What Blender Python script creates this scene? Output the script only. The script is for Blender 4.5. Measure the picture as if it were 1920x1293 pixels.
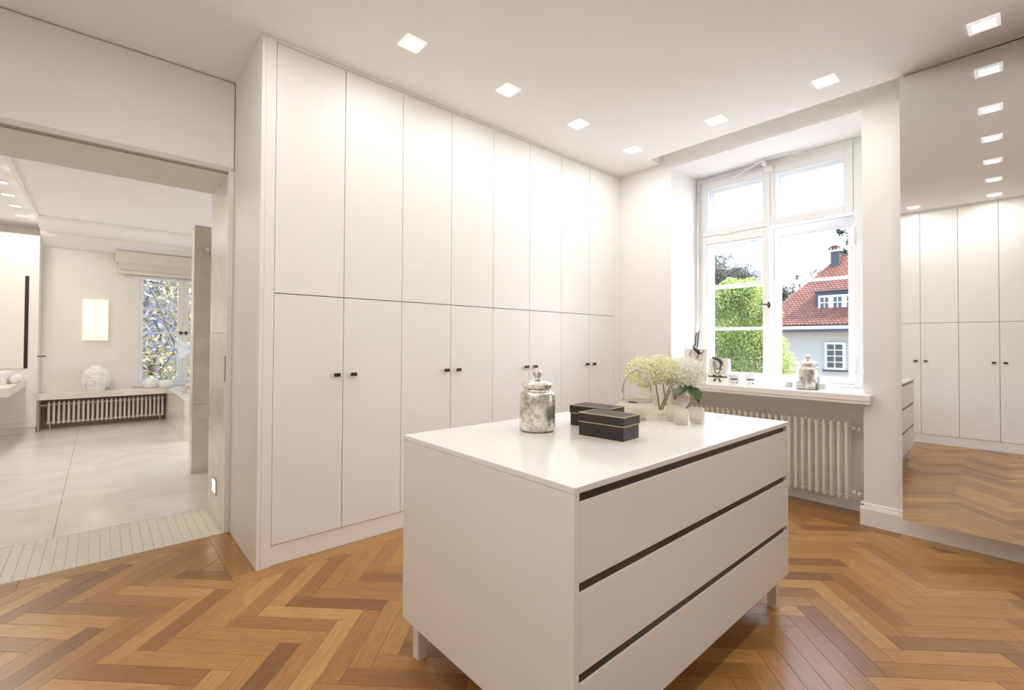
import bpy, bmesh, math, random
from mathutils import Matrix, Vector
random.seed(7)
S = bpy.context.scene
COL = S.collection
for o in list(bpy.data.objects):
    bpy.data.objects.remove(o)

# ------------------------------------------------------------------ camera
cam_d = bpy.data.cameras.new('camera')
cam = bpy.data.objects.new('camera', cam_d)
COL.objects.link(cam)
S.camera = cam
FPX, PHI, PIT, ROL, CY = 870.34, math.radians(48.41), math.radians(0.881), math.radians(0.272), 628.25
F = Vector((math.cos(PHI)*math.cos(PIT), math.sin(PHI)*math.cos(PIT), math.sin(PIT)))
R0 = Vector((math.sin(PHI), -math.cos(PHI), 0))
U0 = R0.cross(F)
RR = R0*math.cos(ROL) + U0*math.sin(ROL)
UU = -R0*math.sin(ROL) + U0*math.cos(ROL)
m = Matrix.Identity(4)
for i in range(3):
    m[i][0] = RR[i]; m[i][1] = UU[i]; m[i][2] = -F[i]
m[2][3] = 1.30
cam.matrix_world = m
cam_d.sensor_fit = 'HORIZONTAL'
cam_d.sensor_width = 36
cam_d.lens = FPX/1920*36
cam_d.shift_y = (CY-646.5)/1920
cam_d.clip_start = 0.02
cam_d.clip_end = 300

# ------------------------------------------------------------------ world, sun, exposure
W = bpy.data.worlds.new('sky')
S.world = W
W.use_nodes = True
wn = W.node_tree
wn.nodes.clear()
wo = wn.nodes.new('ShaderNodeOutputWorld')
wb = wn.nodes.new('ShaderNodeBackground')
sk = wn.nodes.new('ShaderNodeTexSky')
sk.sky_type = 'NISHITA'
sk.sun_disc = False
sk.sun_elevation = math.radians(48)
sk.sun_rotation = math.radians(112)
sk.air_density = 1.0
sk.dust_density = 1.6
wn.links.new(sk.outputs[0], wb.inputs[0])
wn.links.new(wb.outputs[0], wo.inputs[0])
wb.inputs[1].default_value = 0.66

sd = bpy.data.lights.new('sun', 'SUN')
sd.energy = 5.5
sd.angle = math.radians(0.6)
sd.color = (1.0, 0.95, 0.86)
sun = bpy.data.objects.new('sun', sd)
COL.objects.link(sun)
sun.rotation_euler = Vector((-0.36, 0.80, -0.95)).to_track_quat('-Z', 'Y').to_euler()

LAMP_W = 0.95          # watts of one ceiling downlight
S.view_settings.view_transform = 'Standard'
S.view_settings.look = 'None'
S.view_settings.exposure = 1.20
S.view_settings.gamma = 1.0
S.view_settings.use_curve_mapping = False
S.cycles.max_bounces = 14
S.cycles.diffuse_bounces = 8
S.cycles.glossy_bounces = 6
S.cycles.transmission_bounces = 10
S.cycles.transparent_max_bounces = 24
S.cycles.sample_clamp_indirect = 6.0
S.cycles.caustics_reflective = False
S.cycles.caustics_refractive = False

# ------------------------------------------------------------------ materials
def nmat(name):
    mt = bpy.data.materials.new(name)
    mt.use_nodes = True
    nt = mt.node_tree
    return mt, nt, nt.nodes['Principled BSDF'], nt.nodes['Material Output']

def pmat(name, col, rough=0.5, metal=0.0, spec=0.5, bump=0.0, bscale=60.0, vary=0.0, vscale=6.0, coat=0.0):
    mt, nt, b, out = nmat(name)
    b.inputs['Base Color'].default_value = (*col, 1)
    b.inputs['Roughness'].default_value = rough
    b.inputs['Metallic'].default_value = metal
    b.inputs['Specular IOR Level'].default_value = spec
    b.inputs['Coat Weight'].default_value = coat
    tc = nt.nodes.new('ShaderNodeTexCoord')
    nz = nt.nodes.new('ShaderNodeTexNoise')
    nz.inputs['Scale'].default_value = vscale
    nt.links.new(tc.outputs['Object'], nz.inputs['Vector'])
    mx = nt.nodes.new('ShaderNodeMix')
    mx.data_type = 'RGBA'
    mx.inputs['A'].default_value = (*[c*(1-vary) for c in col], 1)
    mx.inputs['B'].default_value = (*[min(1, c*(1+vary)) for c in col], 1)
    nt.links.new(nz.outputs['Fac'], mx.inputs['Factor'])
    nt.links.new(mx.outputs['Result'], b.inputs['Base Color'])
    if bump:
        n2 = nt.nodes.new('ShaderNodeTexNoise')
        n2.inputs['Scale'].default_value = bscale
        nt.links.new(tc.outputs['Object'], n2.inputs['Vector'])
        bp = nt.nodes.new('ShaderNodeBump')
        bp.inputs['Strength'].default_value = bump
        bp.inputs['Distance'].default_value = 0.01
        nt.links.new(n2.outputs['Fac'], bp.inputs['Height'])
        nt.links.new(bp.outputs['Normal'], b.inputs['Normal'])
    return mt

def emat(name, col, strength):
    mt, nt, b, out = nmat(name)
    b.inputs['Base Color'].default_value = (0.9, 0.9, 0.88, 1)
    b.inputs['Emission Color'].default_value = (*col, 1)
    b.inputs['Emission Strength'].default_value = strength
    return mt

def glass_mat(name, tint=(1, 1, 1), refl=1.0, rough=0.0, ior=1.45, mixdiff=0.0, dcol=(1, 1, 1), bump=0, bscale=40):
    """thin glass: see-through with a Fresnel reflection"""
    mt, nt, b, out = nmat(name)
    nt.nodes.remove(b)
    tr = nt.nodes.new('ShaderNodeBsdfTransparent')
    tr.inputs[0].default_value = (*tint, 1)
    gl = nt.nodes.new('ShaderNodeBsdfGlossy')
    gl.inputs['Roughness'].default_value = rough
    gl.inputs[0].default_value = (refl, refl, refl, 1)
    fr = nt.nodes.new('ShaderNodeFresnel')
    geo = nt.nodes.new('ShaderNodeNewGeometry')      # same reflection on both sides of the thin wall
    rg = nt.nodes.new('ShaderNodeMapRange')
    rg.inputs['To Min'].default_value = ior; rg.inputs['To Max'].default_value = 1/ior
    nt.links.new(geo.outputs['Backfacing'], rg.inputs['Value'])
    nt.links.new(rg.outputs[0], fr.inputs[0])
    mx = nt.nodes.new('ShaderNodeMixShader')
    if bump:
        tc = nt.nodes.new('ShaderNodeTexCoord')
        n2 = nt.nodes.new('ShaderNodeTexNoise')
        n2.inputs['Scale'].default_value = bscale
        nt.links.new(tc.outputs['Object'], n2.inputs['Vector'])
        bp = nt.nodes.new('ShaderNodeBump')
        bp.inputs['Strength'].default_value = bump
        bp.inputs['Distance'].default_value = 0.005
        nt.links.new(n2.outputs['Fac'], bp.inputs['Height'])
        nt.links.new(bp.outputs['Normal'], gl.inputs['Normal'])
        nt.links.new(bp.outputs['Normal'], fr.inputs['Normal'])
    nt.links.new(fr.outputs[0], mx.inputs[0])
    nt.links.new(tr.outputs[0], mx.inputs[1])
    nt.links.new(gl.outputs[0], mx.inputs[2])
    last = mx
    if mixdiff:
        df = nt.nodes.new('ShaderNodeBsdfDiffuse')
        df.inputs[0].default_value = (*dcol, 1)
        m2 = nt.nodes.new('ShaderNodeMixShader')
        m2.inputs[0].default_value = mixdiff
        nt.links.new(mx.outputs[0], m2.inputs[1])
        nt.links.new(df.outputs[0], m2.inputs[2])
        last = m2
    nt.links.new(last.outputs[0], out.inputs[0])
    return mt

def wood_mat(name):
    """oak: colour varies from board to board, grain runs along the board's own length (UV)"""
    mt, nt, b, out = nmat(name)
    uv = nt.nodes.new('ShaderNodeUVMap')
    uv.uv_map = 'grain'
    info = nt.nodes.new('ShaderNodeObjectInfo')
    isl = nt.nodes.new('ShaderNodeNewGeometry')
    add = nt.nodes.new('ShaderNodeMath'); add.operation = 'ADD'
    nt.links.new(info.outputs['Random'], add.inputs[0])
    nt.links.new(isl.outputs['Random Per Island'], add.inputs[1])
    fr = nt.nodes.new('ShaderNodeMath'); fr.operation = 'FRACT'
    nt.links.new(add.outputs[0], fr.inputs[0])
    cb = nt.nodes.new('ShaderNodeCombineXYZ')
    ml = nt.nodes.new('ShaderNodeMath'); ml.operation = 'MULTIPLY'
    ml.inputs[1].default_value = 37.0
    nt.links.new(fr.outputs[0], ml.inputs[0])
    nt.links.new(ml.outputs[0], cb.inputs['Z'])
    va = nt.nodes.new('ShaderNodeVectorMath'); va.operation = 'ADD'
    nt.links.new(uv.outputs[0], va.inputs[0])
    nt.links.new(cb.outputs[0], va.inputs[1])
    mp = nt.nodes.new('ShaderNodeMapping')
    mp.inputs['Scale'].default_value = (4.0, 38.0, 1.0)
    nt.links.new(va.outputs[0], mp.inputs['Vector'])
    n1 = nt.nodes.new('ShaderNodeTexNoise')
    n1.inputs['Scale'].default_value = 1.0
    n1.inputs['Detail'].default_value = 5.0
    n1.inputs['Distortion'].default_value = 1.6
    nt.links.new(mp.outputs[0], n1.inputs['Vector'])
    mp2 = nt.nodes.new('ShaderNodeMapping')
    mp2.inputs['Scale'].default_value = (14.0, 300.0, 1.0)
    nt.links.new(va.outputs[0], mp2.inputs['Vector'])
    n2 = nt.nodes.new('ShaderNodeTexNoise')
    n2.inputs['Scale'].default_value = 1.0
    n2.inputs['Detail'].default_value = 3.0
    nt.links.new(mp2.outputs[0], n2.inputs['Vector'])
    rc = nt.nodes.new('ShaderNodeValToRGB')
    e = rc.color_ramp.elements
    e[0].position = 0.0; e[0].color = (0.235, 0.110, 0.040, 1)
    e[1].position = 1.0; e[1].color = (0.540, 0.310, 0.105, 1)
    for p, c in ((0.14, (0.315, 0.152, 0.050, 1)), (0.45, (0.400, 0.205, 0.064, 1)), (0.75, (0.455, 0.244, 0.076, 1))):
        x = e.new(p); x.color = c
    nt.links.new(fr.outputs[0], rc.inputs[0])
    g1 = nt.nodes.new('ShaderNodeValToRGB')
    g1.color_ramp.elements[0].position = 0.32; g1.color_ramp.elements[0].color = (0.70, 0.66, 0.62, 1)
    g1.color_ramp.elements[1].position = 0.62; g1.color_ramp.elements[1].color = (1.06, 1.05, 1.03, 1)
    nt.links.new(n1.outputs['Fac'], g1.inputs[0])
    m1 = nt.nodes.new('ShaderNodeMix'); m1.data_type = 'RGBA'; m1.blend_type = 'MULTIPLY'
    m1.inputs['Factor'].default_value = 0.50
    nt.links.new(rc.outputs[0], m1.inputs['A']); nt.links.new(g1.outputs[0], m1.inputs['B'])
    g2 = nt.nodes.new('ShaderNodeValToRGB')
    g2.color_ramp.elements[0].position = 0.36; g2.color_ramp.elements[0].color = (0.78, 0.74, 0.70, 1)
    g2.color_ramp.elements[1].position = 0.56; g2.color_ramp.elements[1].color = (1.0, 1.0, 1.0, 1)
    nt.links.new(n2.outputs['Fac'], g2.inputs[0])
    m2 = nt.nodes.new('ShaderNodeMix'); m2.data_type = 'RGBA'; m2.blend_type = 'MULTIPLY'
    m2.inputs['Factor'].default_value = 0.75
    nt.links.new(m1.outputs['Result'], m2.inputs['A']); nt.links.new(g2.outputs[0], m2.inputs['B'])
    nt.links.new(m2.outputs['Result'], b.inputs['Base Color'])
    b.inputs['Roughness'].default_value = 0.30
    b.inputs['Specular IOR Level'].default_value = 0.38
    bp = nt.nodes.new('ShaderNodeBump')
    bp.inputs['Strength'].default_value = 0.10
    bp.inputs['Distance'].default_value = 0.002
    nt.links.new(n2.outputs['Fac'], bp.inputs['Height'])
    nt.links.new(bp.outputs['Normal'], b.inputs['Normal'])
    return mt

def marble_mat(name, col, vein, rough=0.25, scale=1.6):
    mt, nt, b, out = nmat(name)
    tc = nt.nodes.new('ShaderNodeTexCoord')
    mp = nt.nodes.new('ShaderNodeMapping')
    mp.inputs['Scale'].default_value = (scale*1.4, scale*1.4, scale*1.8)
    nt.links.new(tc.outputs['Object'], mp.inputs[0])
    nz = nt.nodes.new('ShaderNodeTexNoise')
    nz.inputs['Scale'].default_value = 1.6
    nz.inputs['Detail'].default_value = 9
    nz.inputs['Distortion'].default_value = 1.6
    nt.links.new(mp.outputs[0], nz.inputs['Vector'])
    rc = nt.nodes.new('ShaderNodeValToRGB')
    rc.color_ramp.elements[0].position = 0.30; rc.color_ramp.elements[0].color = (*vein, 1)
    rc.color_ramp.elements[1].position = 0.66; rc.color_ramp.elements[1].color = (*col, 1)
    nt.links.new(nz.outputs['Fac'], rc.inputs[0])
    nt.links.new(rc.outputs[0], b.inputs['Base Color'])
    b.inputs['Roughness'].default_value = rough
    return mt

def mercury_mat(name):
    """antiqued silvered glass: mirror patches, dull blotches and dark specks"""
    mt, nt, b, out = nmat(name)
    tc = nt.nodes.new('ShaderNodeTexCoord')
    n1 = nt.nodes.new('ShaderNodeTexNoise'); n1.inputs['Scale'].default_value = 34; n1.inputs['Detail'].default_value = 6
    n2 = nt.nodes.new('ShaderNodeTexNoise'); n2.inputs['Scale'].default_value = 150; n2.inputs['Detail'].default_value = 2
    for n in (n1, n2):
        nt.links.new(tc.outputs['Object'], n.inputs['Vector'])
    r1 = nt.nodes.new('ShaderNodeValToRGB')
    r1.color_ramp.elements[0].position = 0.36; r1.color_ramp.elements[0].color = (0.52, 0.47, 0.39, 1)
    r1.color_ramp.elements[1].position = 0.58; r1.color_ramp.elements[1].color = (0.90, 0.87, 0.80, 1)
    nt.links.new(n1.outputs['Fac'], r1.inputs[0])
    r2 = nt.nodes.new('ShaderNodeValToRGB')
    r2.color_ramp.elements[0].position = 0.29; r2.color_ramp.elements[0].color = (0.12, 0.10, 0.08, 1)
    r2.color_ramp.elements[1].position = 0.36; r2.color_ramp.elements[1].color = (1, 1, 1, 1)
    nt.links.new(n2.outputs['Fac'], r2.inputs[0])
    mx = nt.nodes.new('ShaderNodeMix'); mx.data_type = 'RGBA'; mx.blend_type = 'MULTIPLY'
    mx.inputs['Factor'].default_value = 1
    nt.links.new(r1.outputs[0], mx.inputs['A']); nt.links.new(r2.outputs[0], mx.inputs['B'])
    nt.links.new(mx.outputs['Result'], b.inputs['Base Color'])
    b.inputs['Metallic'].default_value = 0.85
    rr = nt.nodes.new('ShaderNodeMapRange')
    rr.inputs['To Min'].default_value = 0.42; rr.inputs['To Max'].default_value = 0.08
    nt.links.new(n1.outputs['Fac'], rr.inputs['Value'])
    nt.links.new(rr.outputs[0], b.inputs['Roughness'])
    return mt

def leaf_mat(name, c1, c2, transl=0.35):
    mt, nt, b, out = nmat(name)
    g = nt.nodes.new('ShaderNodeNewGeometry')
    mx = nt.nodes.new('ShaderNodeMix'); mx.data_type = 'RGBA'
    mx.inputs['A'].default_value = (*c1, 1); mx.inputs['B'].default_value = (*c2, 1)
    nt.links.new(g.outputs['Random Per Island'], mx.inputs['Factor'])
    nt.links.new(mx.outputs['Result'], b.inputs['Base Color'])
    b.inputs['Roughness'].default_value = 0.6
    tl = nt.nodes.new('ShaderNodeBsdfTranslucent')
    nt.links.new(mx.outputs['Result'], tl.inputs[0])
    ms = nt.nodes.new('ShaderNodeMixShader')
    ms.inputs[0].default_value = transl
    nt.links.new(b.outputs[0], ms.inputs[1]); nt.links.new(tl.outputs[0], ms.inputs[2])
    nt.links.new(ms.outputs[0], out.inputs[0])
    return mt

M = dict(
    wall=pmat('wall_paint', (0.85, 0.842, 0.818), 0.85, bump=0.04, bscale=180, vary=0.012),
    ceil=pmat('ceiling_paint', (0.92, 0.918, 0.912), 0.9, bump=0.03, bscale=160, vary=0.008),
    trim=pmat('trim_paint', (0.86, 0.85, 0.835), 0.38, vary=0.006),
    frame=pmat('window_paint', (0.80, 0.805, 0.81), 0.35, vary=0.006),
    lacq=pmat('cream_lacquer', (0.86, 0.852, 0.828), 0.48, vary=0.006, vscale=2),
    isl=pmat('island_lacquer', (0.825, 0.81, 0.77), 0.30, vary=0.006, vscale=2),
    isltop=pmat('island_worktop', (0.84, 0.828, 0.80), 0.16, vary=0.006, vscale=2),
    chan=pmat('dark_channel', (0.022, 0.017, 0.015), 0.35, vary=0.1),
    gap=pmat('shadow_gap_lining', (0.10, 0.085, 0.07), 0.8, vary=0.05),
    knob=pmat('dark_bronze', (0.055, 0.045, 0.038), 0.35, metal=0.6, vary=0.15, vscale=60),
    oak=wood_mat('oak_parquet'),
    sub=pmat('floor_joint', (0.10, 0.05, 0.025), 0.8, vary=0.1),
    mirror=pmat('mirror_silver', (0.90, 0.905, 0.89), 0.0, metal=1.0),
    metal=pmat('chrome', (0.75, 0.75, 0.74), 0.18, metal=1.0, vary=0.03),
    white=pmat('white_enamel', (0.86, 0.845, 0.80), 0.35, vary=0.01),
    glass=glass_mat('window_glass', (0.985, 0.99, 0.99), 0.55, ior=1.25),
    plate=glass_mat('lamp_glass_plate', (0.98, 0.98, 0.97), 1.0, rough=0.05, mixdiff=0.35, dcol=(0.95, 0.95, 0.93)),
    lamp=emat('lamp_diffuser', (1.0, 0.97, 0.90), 0.9),
    lampedge=emat('lamp_glass_edge', (1.0, 0.97, 0.90), 0.20),
    wlamp=emat('wall_lamp_glass', (1.0, 0.74, 0.42), 0.20),
    wtube=emat('wall_lamp_tube', (1.0, 0.86, 0.58), 1.1),
    steplamp=emat('step_light_glass', (1.0, 0.9, 0.75), 5.0),
    marble=marble_mat('cream_marble', (0.83, 0.785, 0.72), (0.72, 0.655, 0.58)),
    marblefl=marble_mat('marble_floor', (0.80, 0.765, 0.71), (0.70, 0.655, 0.59), 0.22, 0.8),
    grout=pmat('grout', (0.50, 0.44, 0.37), 0.85, vary=0.05),
    mosaic=pmat('mosaic_stone', (0.76, 0.70, 0.61), 0.4, vary=0.09, vscale=25),
    niche=pmat('taupe_niche', (0.40, 0.34, 0.27), 0.8, vary=0.02),
    bathwall=pmat('bathroom_paint', (0.83, 0.80, 0.755), 0.85, vary=0.012),
    mercury=mercury_mat('silvered_glass'),
    gold=pmat('gold_edge', (0.80, 0.66, 0.38), 0.35, metal=0.5, vary=0.05),
    blackbox=pmat('black_card', (0.024, 0.019, 0.019), 0.45, vary=0.15, vscale=40),
    vase=glass_mat('champagne_glass', (0.96, 0.92, 0.82), 1.0, rough=0.03, ior=1.75, mixdiff=0.16, dcol=(0.97, 0.92, 0.78)),
    cut=glass_mat('cut_glass', (0.95, 0.93, 0.87), 1.0, rough=0.04, ior=1.9, mixdiff=0.26, dcol=(0.97, 0.94, 0.86), bump=0.8, bscale=160),
    tglass=glass_mat('clear_glass', (0.97, 0.98, 0.98), 1.0, ior=1.4, mixdiff=0.05),
    wax=pmat('white_wax', (0.90, 0.88, 0.84), 0.5, vary=0.02),
    petal=leaf_mat('cream_petal', (0.93, 0.92, 0.80), (0.86, 0.86, 0.52), 0.3),
    petalw=leaf_mat('white_petal', (0.95, 0.95, 0.92), (0.88, 0.89, 0.70), 0.3),
    leaf=pmat('flower_leaf', (0.055, 0.115, 0.022), 0.4, vary=0.35, vscale=30, bump=0.3, bscale=90),
    paper=pmat('ivory_paper', (0.86, 0.84, 0.78), 0.65, vary=0.015),
    ribbon=pmat('brown_ribbon', (0.045, 0.036, 0.033), 0.35, vary=0.2, vscale=80),
    print=pmat('dark_print', (0.06, 0.055, 0.06), 0.6, vary=0.05),
    tin=pmat('white_tin', (0.88, 0.88, 0.90), 0.35, vary=0.01),
    ceramic=pmat('white_ceramic', (0.88, 0.875, 0.865), 0.28, vary=0.01, bump=0.05, bscale=60),
    fabric=pmat('linen_blind', (0.72, 0.68, 0.59), 0.9, bump=0.2, bscale=300, vary=0.03),
    sheer=pmat('cream_blind', (0.80, 0.78, 0.68), 0.9, vary=0.03),
    towel=pmat('white_towel', (0.9, 0.9, 0.88), 0.95, bump=0.5, bscale=200, vary=0.02),
    orchid=leaf_mat('orchid_petal', (0.95, 0.95, 0.94), (0.9, 0.9, 0.88), 0.3),
    bark=pmat('bark', (0.09, 0.075, 0.066), 0.9, bump=0.5, bscale=20, vary=0.25, vscale=8),
    greenleaf=leaf_mat('spring_leaf', (0.20, 0.27, 0.06), (0.52, 0.55, 0.20), 0.5),
    olive=leaf_mat('olive_leaf', (0.10, 0.105, 0.055), (0.19, 0.19, 0.11), 0.35),
    blossom=leaf_mat('blossom', (0.46, 0.41, 0.26), (0.13, 0.10, 0.03), 0.4),
    graytwig=leaf_mat('grey_buds', (0.085, 0.075, 0.07), (0.15, 0.135, 0.125), 0.2),
    needle=leaf_mat('pine_needle', (0.02, 0.03, 0.025), (0.05, 0.06, 0.045), 0.1),
    tile=leaf_mat('clay_tile', (0.27, 0.098, 0.050), (0.18, 0.062, 0.036), 0.0),
    render=pmat('house_render', (0.36, 0.315, 0.27), 0.9, bump=0.2, bscale=8, vary=0.05, vscale=1.2),
    slate=pmat('grey_cladding', (0.046, 0.042, 0.045), 0.6, vary=0.08),
    hglass=pmat('house_pane', (0.05, 0.052, 0.042), 0.45, vary=0.3, vscale=2.0),
    hwall2=pmat('bluegrey_render', (0.050, 0.058, 0.085), 0.9, vary=0.04),
    gravel=pmat('gravel', (0.58, 0.57, 0.54), 0.95, bump=0.5, bscale=30, vary=0.08, vscale=6.0),  # pale so the added yards throw light up indoors
)

# ------------------------------------------------------------------ mesh helpers
class MB:
    def __init__(s): s.v = []; s.f = []
    def add(s, vs, fs):
        n = len(s.v); s.v += [tuple(v) for v in vs]; s.f += [tuple(i+n for i in f) for f in fs]; return s
    def box(s, x0, x1, y0, y1, z0, z1):
        return s.add([(x0,y0,z0),(x1,y0,z0),(x1,y1,z0),(x0,y1,z0),(x0,y0,z1),(x1,y0,z1),(x1,y1,z1),(x0,y1,z1)],
                     [(3,2,1,0),(4,5,6,7),(0,1,5,4),(1,2,6,5),(2,3,7,6),(3,0,4,7)])
    def lathe(s, prof, n=32, c=(0,0,0), cap=True, mod=None):
        vs = []; fs = []
        for r, z in prof:
            for k in range(n):
                a = 2*math.pi*k/n
                q = r*(mod(a, z) if mod else 1)
                vs.append((c[0]+q*math.cos(a), c[1]+q*math.sin(a), c[2]+z))
        for j in range(len(prof)-1):
            for k in range(n):
                k2 = (k+1) % n
                fs.append((j*n+k, j*n+k2, (j+1)*n+k2, (j+1)*n+k))
        if cap:
            fs.append(tuple(reversed(range(n))))
            fs.append(tuple((len(prof)-1)*n+k for k in range(n)))
        return s.add(vs, fs)
    def tube(s, pts, r, n=8, cap=True):
        pts = [Vector(p) for p in pts]
        rs = r if isinstance(r, (list, tuple)) else [r]*len(pts)
        vs = []; fs = []; up = None
        for i, p in enumerate(pts):
            t = (pts[min(i+1, len(pts)-1)] - pts[max(i-1, 0)]).normalized()
            if up is None:
                up = t.orthogonal().normalized()
            up = (up - t*up.dot(t))
            up = up.normalized() if up.length > 1e-6 else t.orthogonal().normalized()
            sd_ = t.cross(up)
            for k in range(n):
                a = 2*math.pi*k/n
                vs.append(p + (up*math.cos(a) + sd_*math.sin(a))*rs[i])
        for j in range(len(pts)-1):
            for k in range(n):
                k2 = (k+1) % n
                fs.append((j*n+k, j*n+k2, (j+1)*n+k2, (j+1)*n+k))
        if cap:
            fs.append(tuple(reversed(range(n)))); fs.append(tuple((len(pts)-1)*n+k for k in range(n)))
        return s.add(vs, fs)
    def prism(s, poly, z0, z1):
        n = len(poly)
        return s.add([(x,y,z0) for x,y in poly]+[(x,y,z1) for x,y in poly],
                     [tuple(reversed(range(n))), tuple(range(n,2*n))]+[(i,(i+1)%n,n+(i+1)%n,n+i) for i in range(n)])
    def extrude(s, prof, axis, a, b):
        """prof: 2D outline in the two other axes (cyclic order), swept along axis from a to b"""
        def p(u, v, w): return (w,u,v) if axis == 'x' else ((u,w,v) if axis == 'y' else (u,v,w))
        n = len(prof)
        return s.add([p(u,v,a) for u,v in prof]+[p(u,v,b) for u,v in prof],
                     [tuple(reversed(range(n))), tuple(range(n,2*n))]+[(i,(i+1)%n,n+(i+1)%n,n+i) for i in range(n)])
    def ball(s, c, r, nu=16, nv=10, sx=1, sy=1, sz=1):
        prof = [(max(1e-4, r*math.sin(math.pi*j/nv)), -r*math.cos(math.pi*j/nv)) for j in range(nv+1)]
        n0 = len(s.v)
        s.lathe(prof, nu, (0,0,0), cap=False)
        for i in range(n0, len(s.v)):
            x,y,z = s.v[i]; s.v[i] = (c[0]+x*sx, c[1]+y*sy, c[2]+z*sz)
        return s
    def build(s, name, mt, parent=None, bevel=0.0, smooth=False, kind=None, segs=2, autosm=None):
        me = bpy.data.meshes.new(name)
        off = Vector((0,0,0))
        if parent is not None:
            p = parent
            while p is not None:
                off += p.location; p = p.parent
        me.from_pydata([tuple(Vector(v)-off) for v in s.v], [], s.f)
        bm = bmesh.new(); bm.from_mesh(me)
        bmesh.ops.recalc_face_normals(bm, faces=bm.faces)
        if bevel:
            es = [e for e in bm.edges if len(e.link_faces) == 2 and e.calc_face_angle(0) > 0.6]
            bmesh.ops.bevel(bm, geom=es, offset=bevel, segments=segs, affect='EDGES', profile=0.5, clamp_overlap=True)
        bm.to_mesh(me); bm.free()
        me.materials.append(M[mt] if isinstance(mt, str) else mt)
        if smooth:
            for p in me.polygons: p.use_smooth = True
        o = bpy.data.objects.new(name, me)
        COL.objects.link(o)
        if parent is not None: o.parent = parent
        if kind: o['kind'] = kind
        return o

def tag(o, label, cat=None, group=None, kind=None):
    o['label'] = label
    if cat: o['category'] = cat
    if group: o['group'] = group
    if kind: o['kind'] = kind
    return o
def thing(name, label, cat, loc=(0,0,0), group=None):
    o = bpy.data.objects.new(name, None); COL.objects.link(o)
    o.location = loc; o.empty_display_size = 0.1
    return tag(o, label, cat, group)
def struct(o, label=None):
    o['kind'] = 'structure'
    if label: o['label'] = label
    return o
def bx(*a): return MB().box(*a)
def copy_tree(o, parent=None):
    c = o.copy(); COL.objects.link(c); c.parent = parent
    for ch in o.children: copy_tree(ch, c)
    return c
def sym(f, n):
    return [f(i/(n-1)) for i in range(n)]

XE, YW, YD, XW, H = 0.676, 2.938, 3.658, 4.150, 3.075

# ------------------------------------------------------------------ floor: herringbone oak
floor = struct(bx(-1.05, 4.95, -3.35, 3.66, -0.12, -0.012).build('floor', 'sub'), 'oak herringbone parquet floor with a plain border')
PW, PL = 0.0885, 0.4868
def clip(poly, a, b, c):            # keep a*x+b*y<=c
    out = []
    for i in range(len(poly)):
        p, q = poly[i], poly[(i+1) % len(poly)]
        dp, dq = a*p[0]+b*p[1]-c, a*q[0]+b*q[1]-c
        if dp <= 0: out.append(p)
        if dp*dq < 0:
            t = dp/(dp-dq); out.append((p[0]+(q[0]-p[0])*t, p[1]+(q[1]-p[1])*t))
    return out
def area(p): return abs(sum(p[i][0]*p[(i+1)%len(p)][1]-p[(i+1)%len(p)][0]*p[i][1] for i in range(len(p))))/2
def inset(poly, d):
    cx = sum(p[0] for p in poly)/len(poly); cy = sum(p[1] for p in poly)/len(poly)
    n = len(poly); out = []
    for i in range(n):
        p0, p1, p2 = Vector(poly[i-1]), Vector(poly[i]), Vector(poly[(i+1)%n])
        e1 = (p1-p0); e2 = (p2-p1)
        if e1.length < 1e-5 or e2.length < 1e-5: out.append(tuple(p1)); continue
        e1.normalize(); e2.normalize()
        n1 = Vector((-e1.y, e1.x)); n2 = Vector((-e2.y, e2.x))
        k = 1+n1.dot(n2)
        w = (n1+n2)/max(k, 0.35)*d
        out.append(tuple(p1+w))
    return out
s2 = math.sqrt(0.5)
def XY(p, q): return ((p+q)*s2, (q-p)*s2)
planks = []   # (poly in world xy, origin, direction)
P0, Q0 = -2.440, 2.007
for n2 in range(-14, 15):
    for k in range(-60, 61):
        bp_, bq_ = P0+k*PW+n2*(PL+PW), Q0+k*PW+n2*(PW-PL)
        for kind in 'HV':
            if kind == 'H': r = (bp_, bp_+PL, bq_, bq_+PW)
            else: r = (bp_+PL, bp_+PL+PW, bq_+PW-PL, bq_+PW)
            poly = [XY(r[0],r[2]), XY(r[1],r[2]), XY(r[1],r[3]), XY(r[0],r[3])]
            cx = sum(p[0] for p in poly)/4; cy = sum(p[1] for p in poly)/4
            if cx < -1.2 or cx > 4.4 or cy < -3.5 or cy > 3.9: continue
            def cut(poly, cl):
                for a, b, c in cl:
                    poly = clip(poly, a, b, c)
                    if len(poly) < 3: return []
                return poly if area(poly) > 0.00002 else []
            outer = [(1,0,4.02), (-1,0,0.99), (0,-1,3.20)]
            if cut(poly, [(-1,0,-0.556), (0,-1,-2.826)]):
                pieces = [cut(poly, outer+[(1,0,0.556), (0,1,3.54)]), cut(poly, outer+[(-1,0,-0.556), (0,1,2.826)])]
            else:
                pieces = [cut(poly, outer+[(0,1,3.54)])]
            pieces = [q for q in pieces if q]
            if not pieces or sum(area(q) for q in pieces) < 0.00004: continue
            if kind == 'H': org, d = XY(r[0], (r[2]+r[3])/2), Vector((s2, -s2))
            else: org, d = XY((r[0]+r[1])/2, r[2]), Vector((s2, s2))
            for q in pieces:
                if sum(q[i][0]*q[(i+1)%len(q)][1]-q[(i+1)%len(q)][0]*q[i][1] for i in range(len(q))) < 0: q.reverse()
            planks.append((pieces, Vector(org), d))
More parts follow.
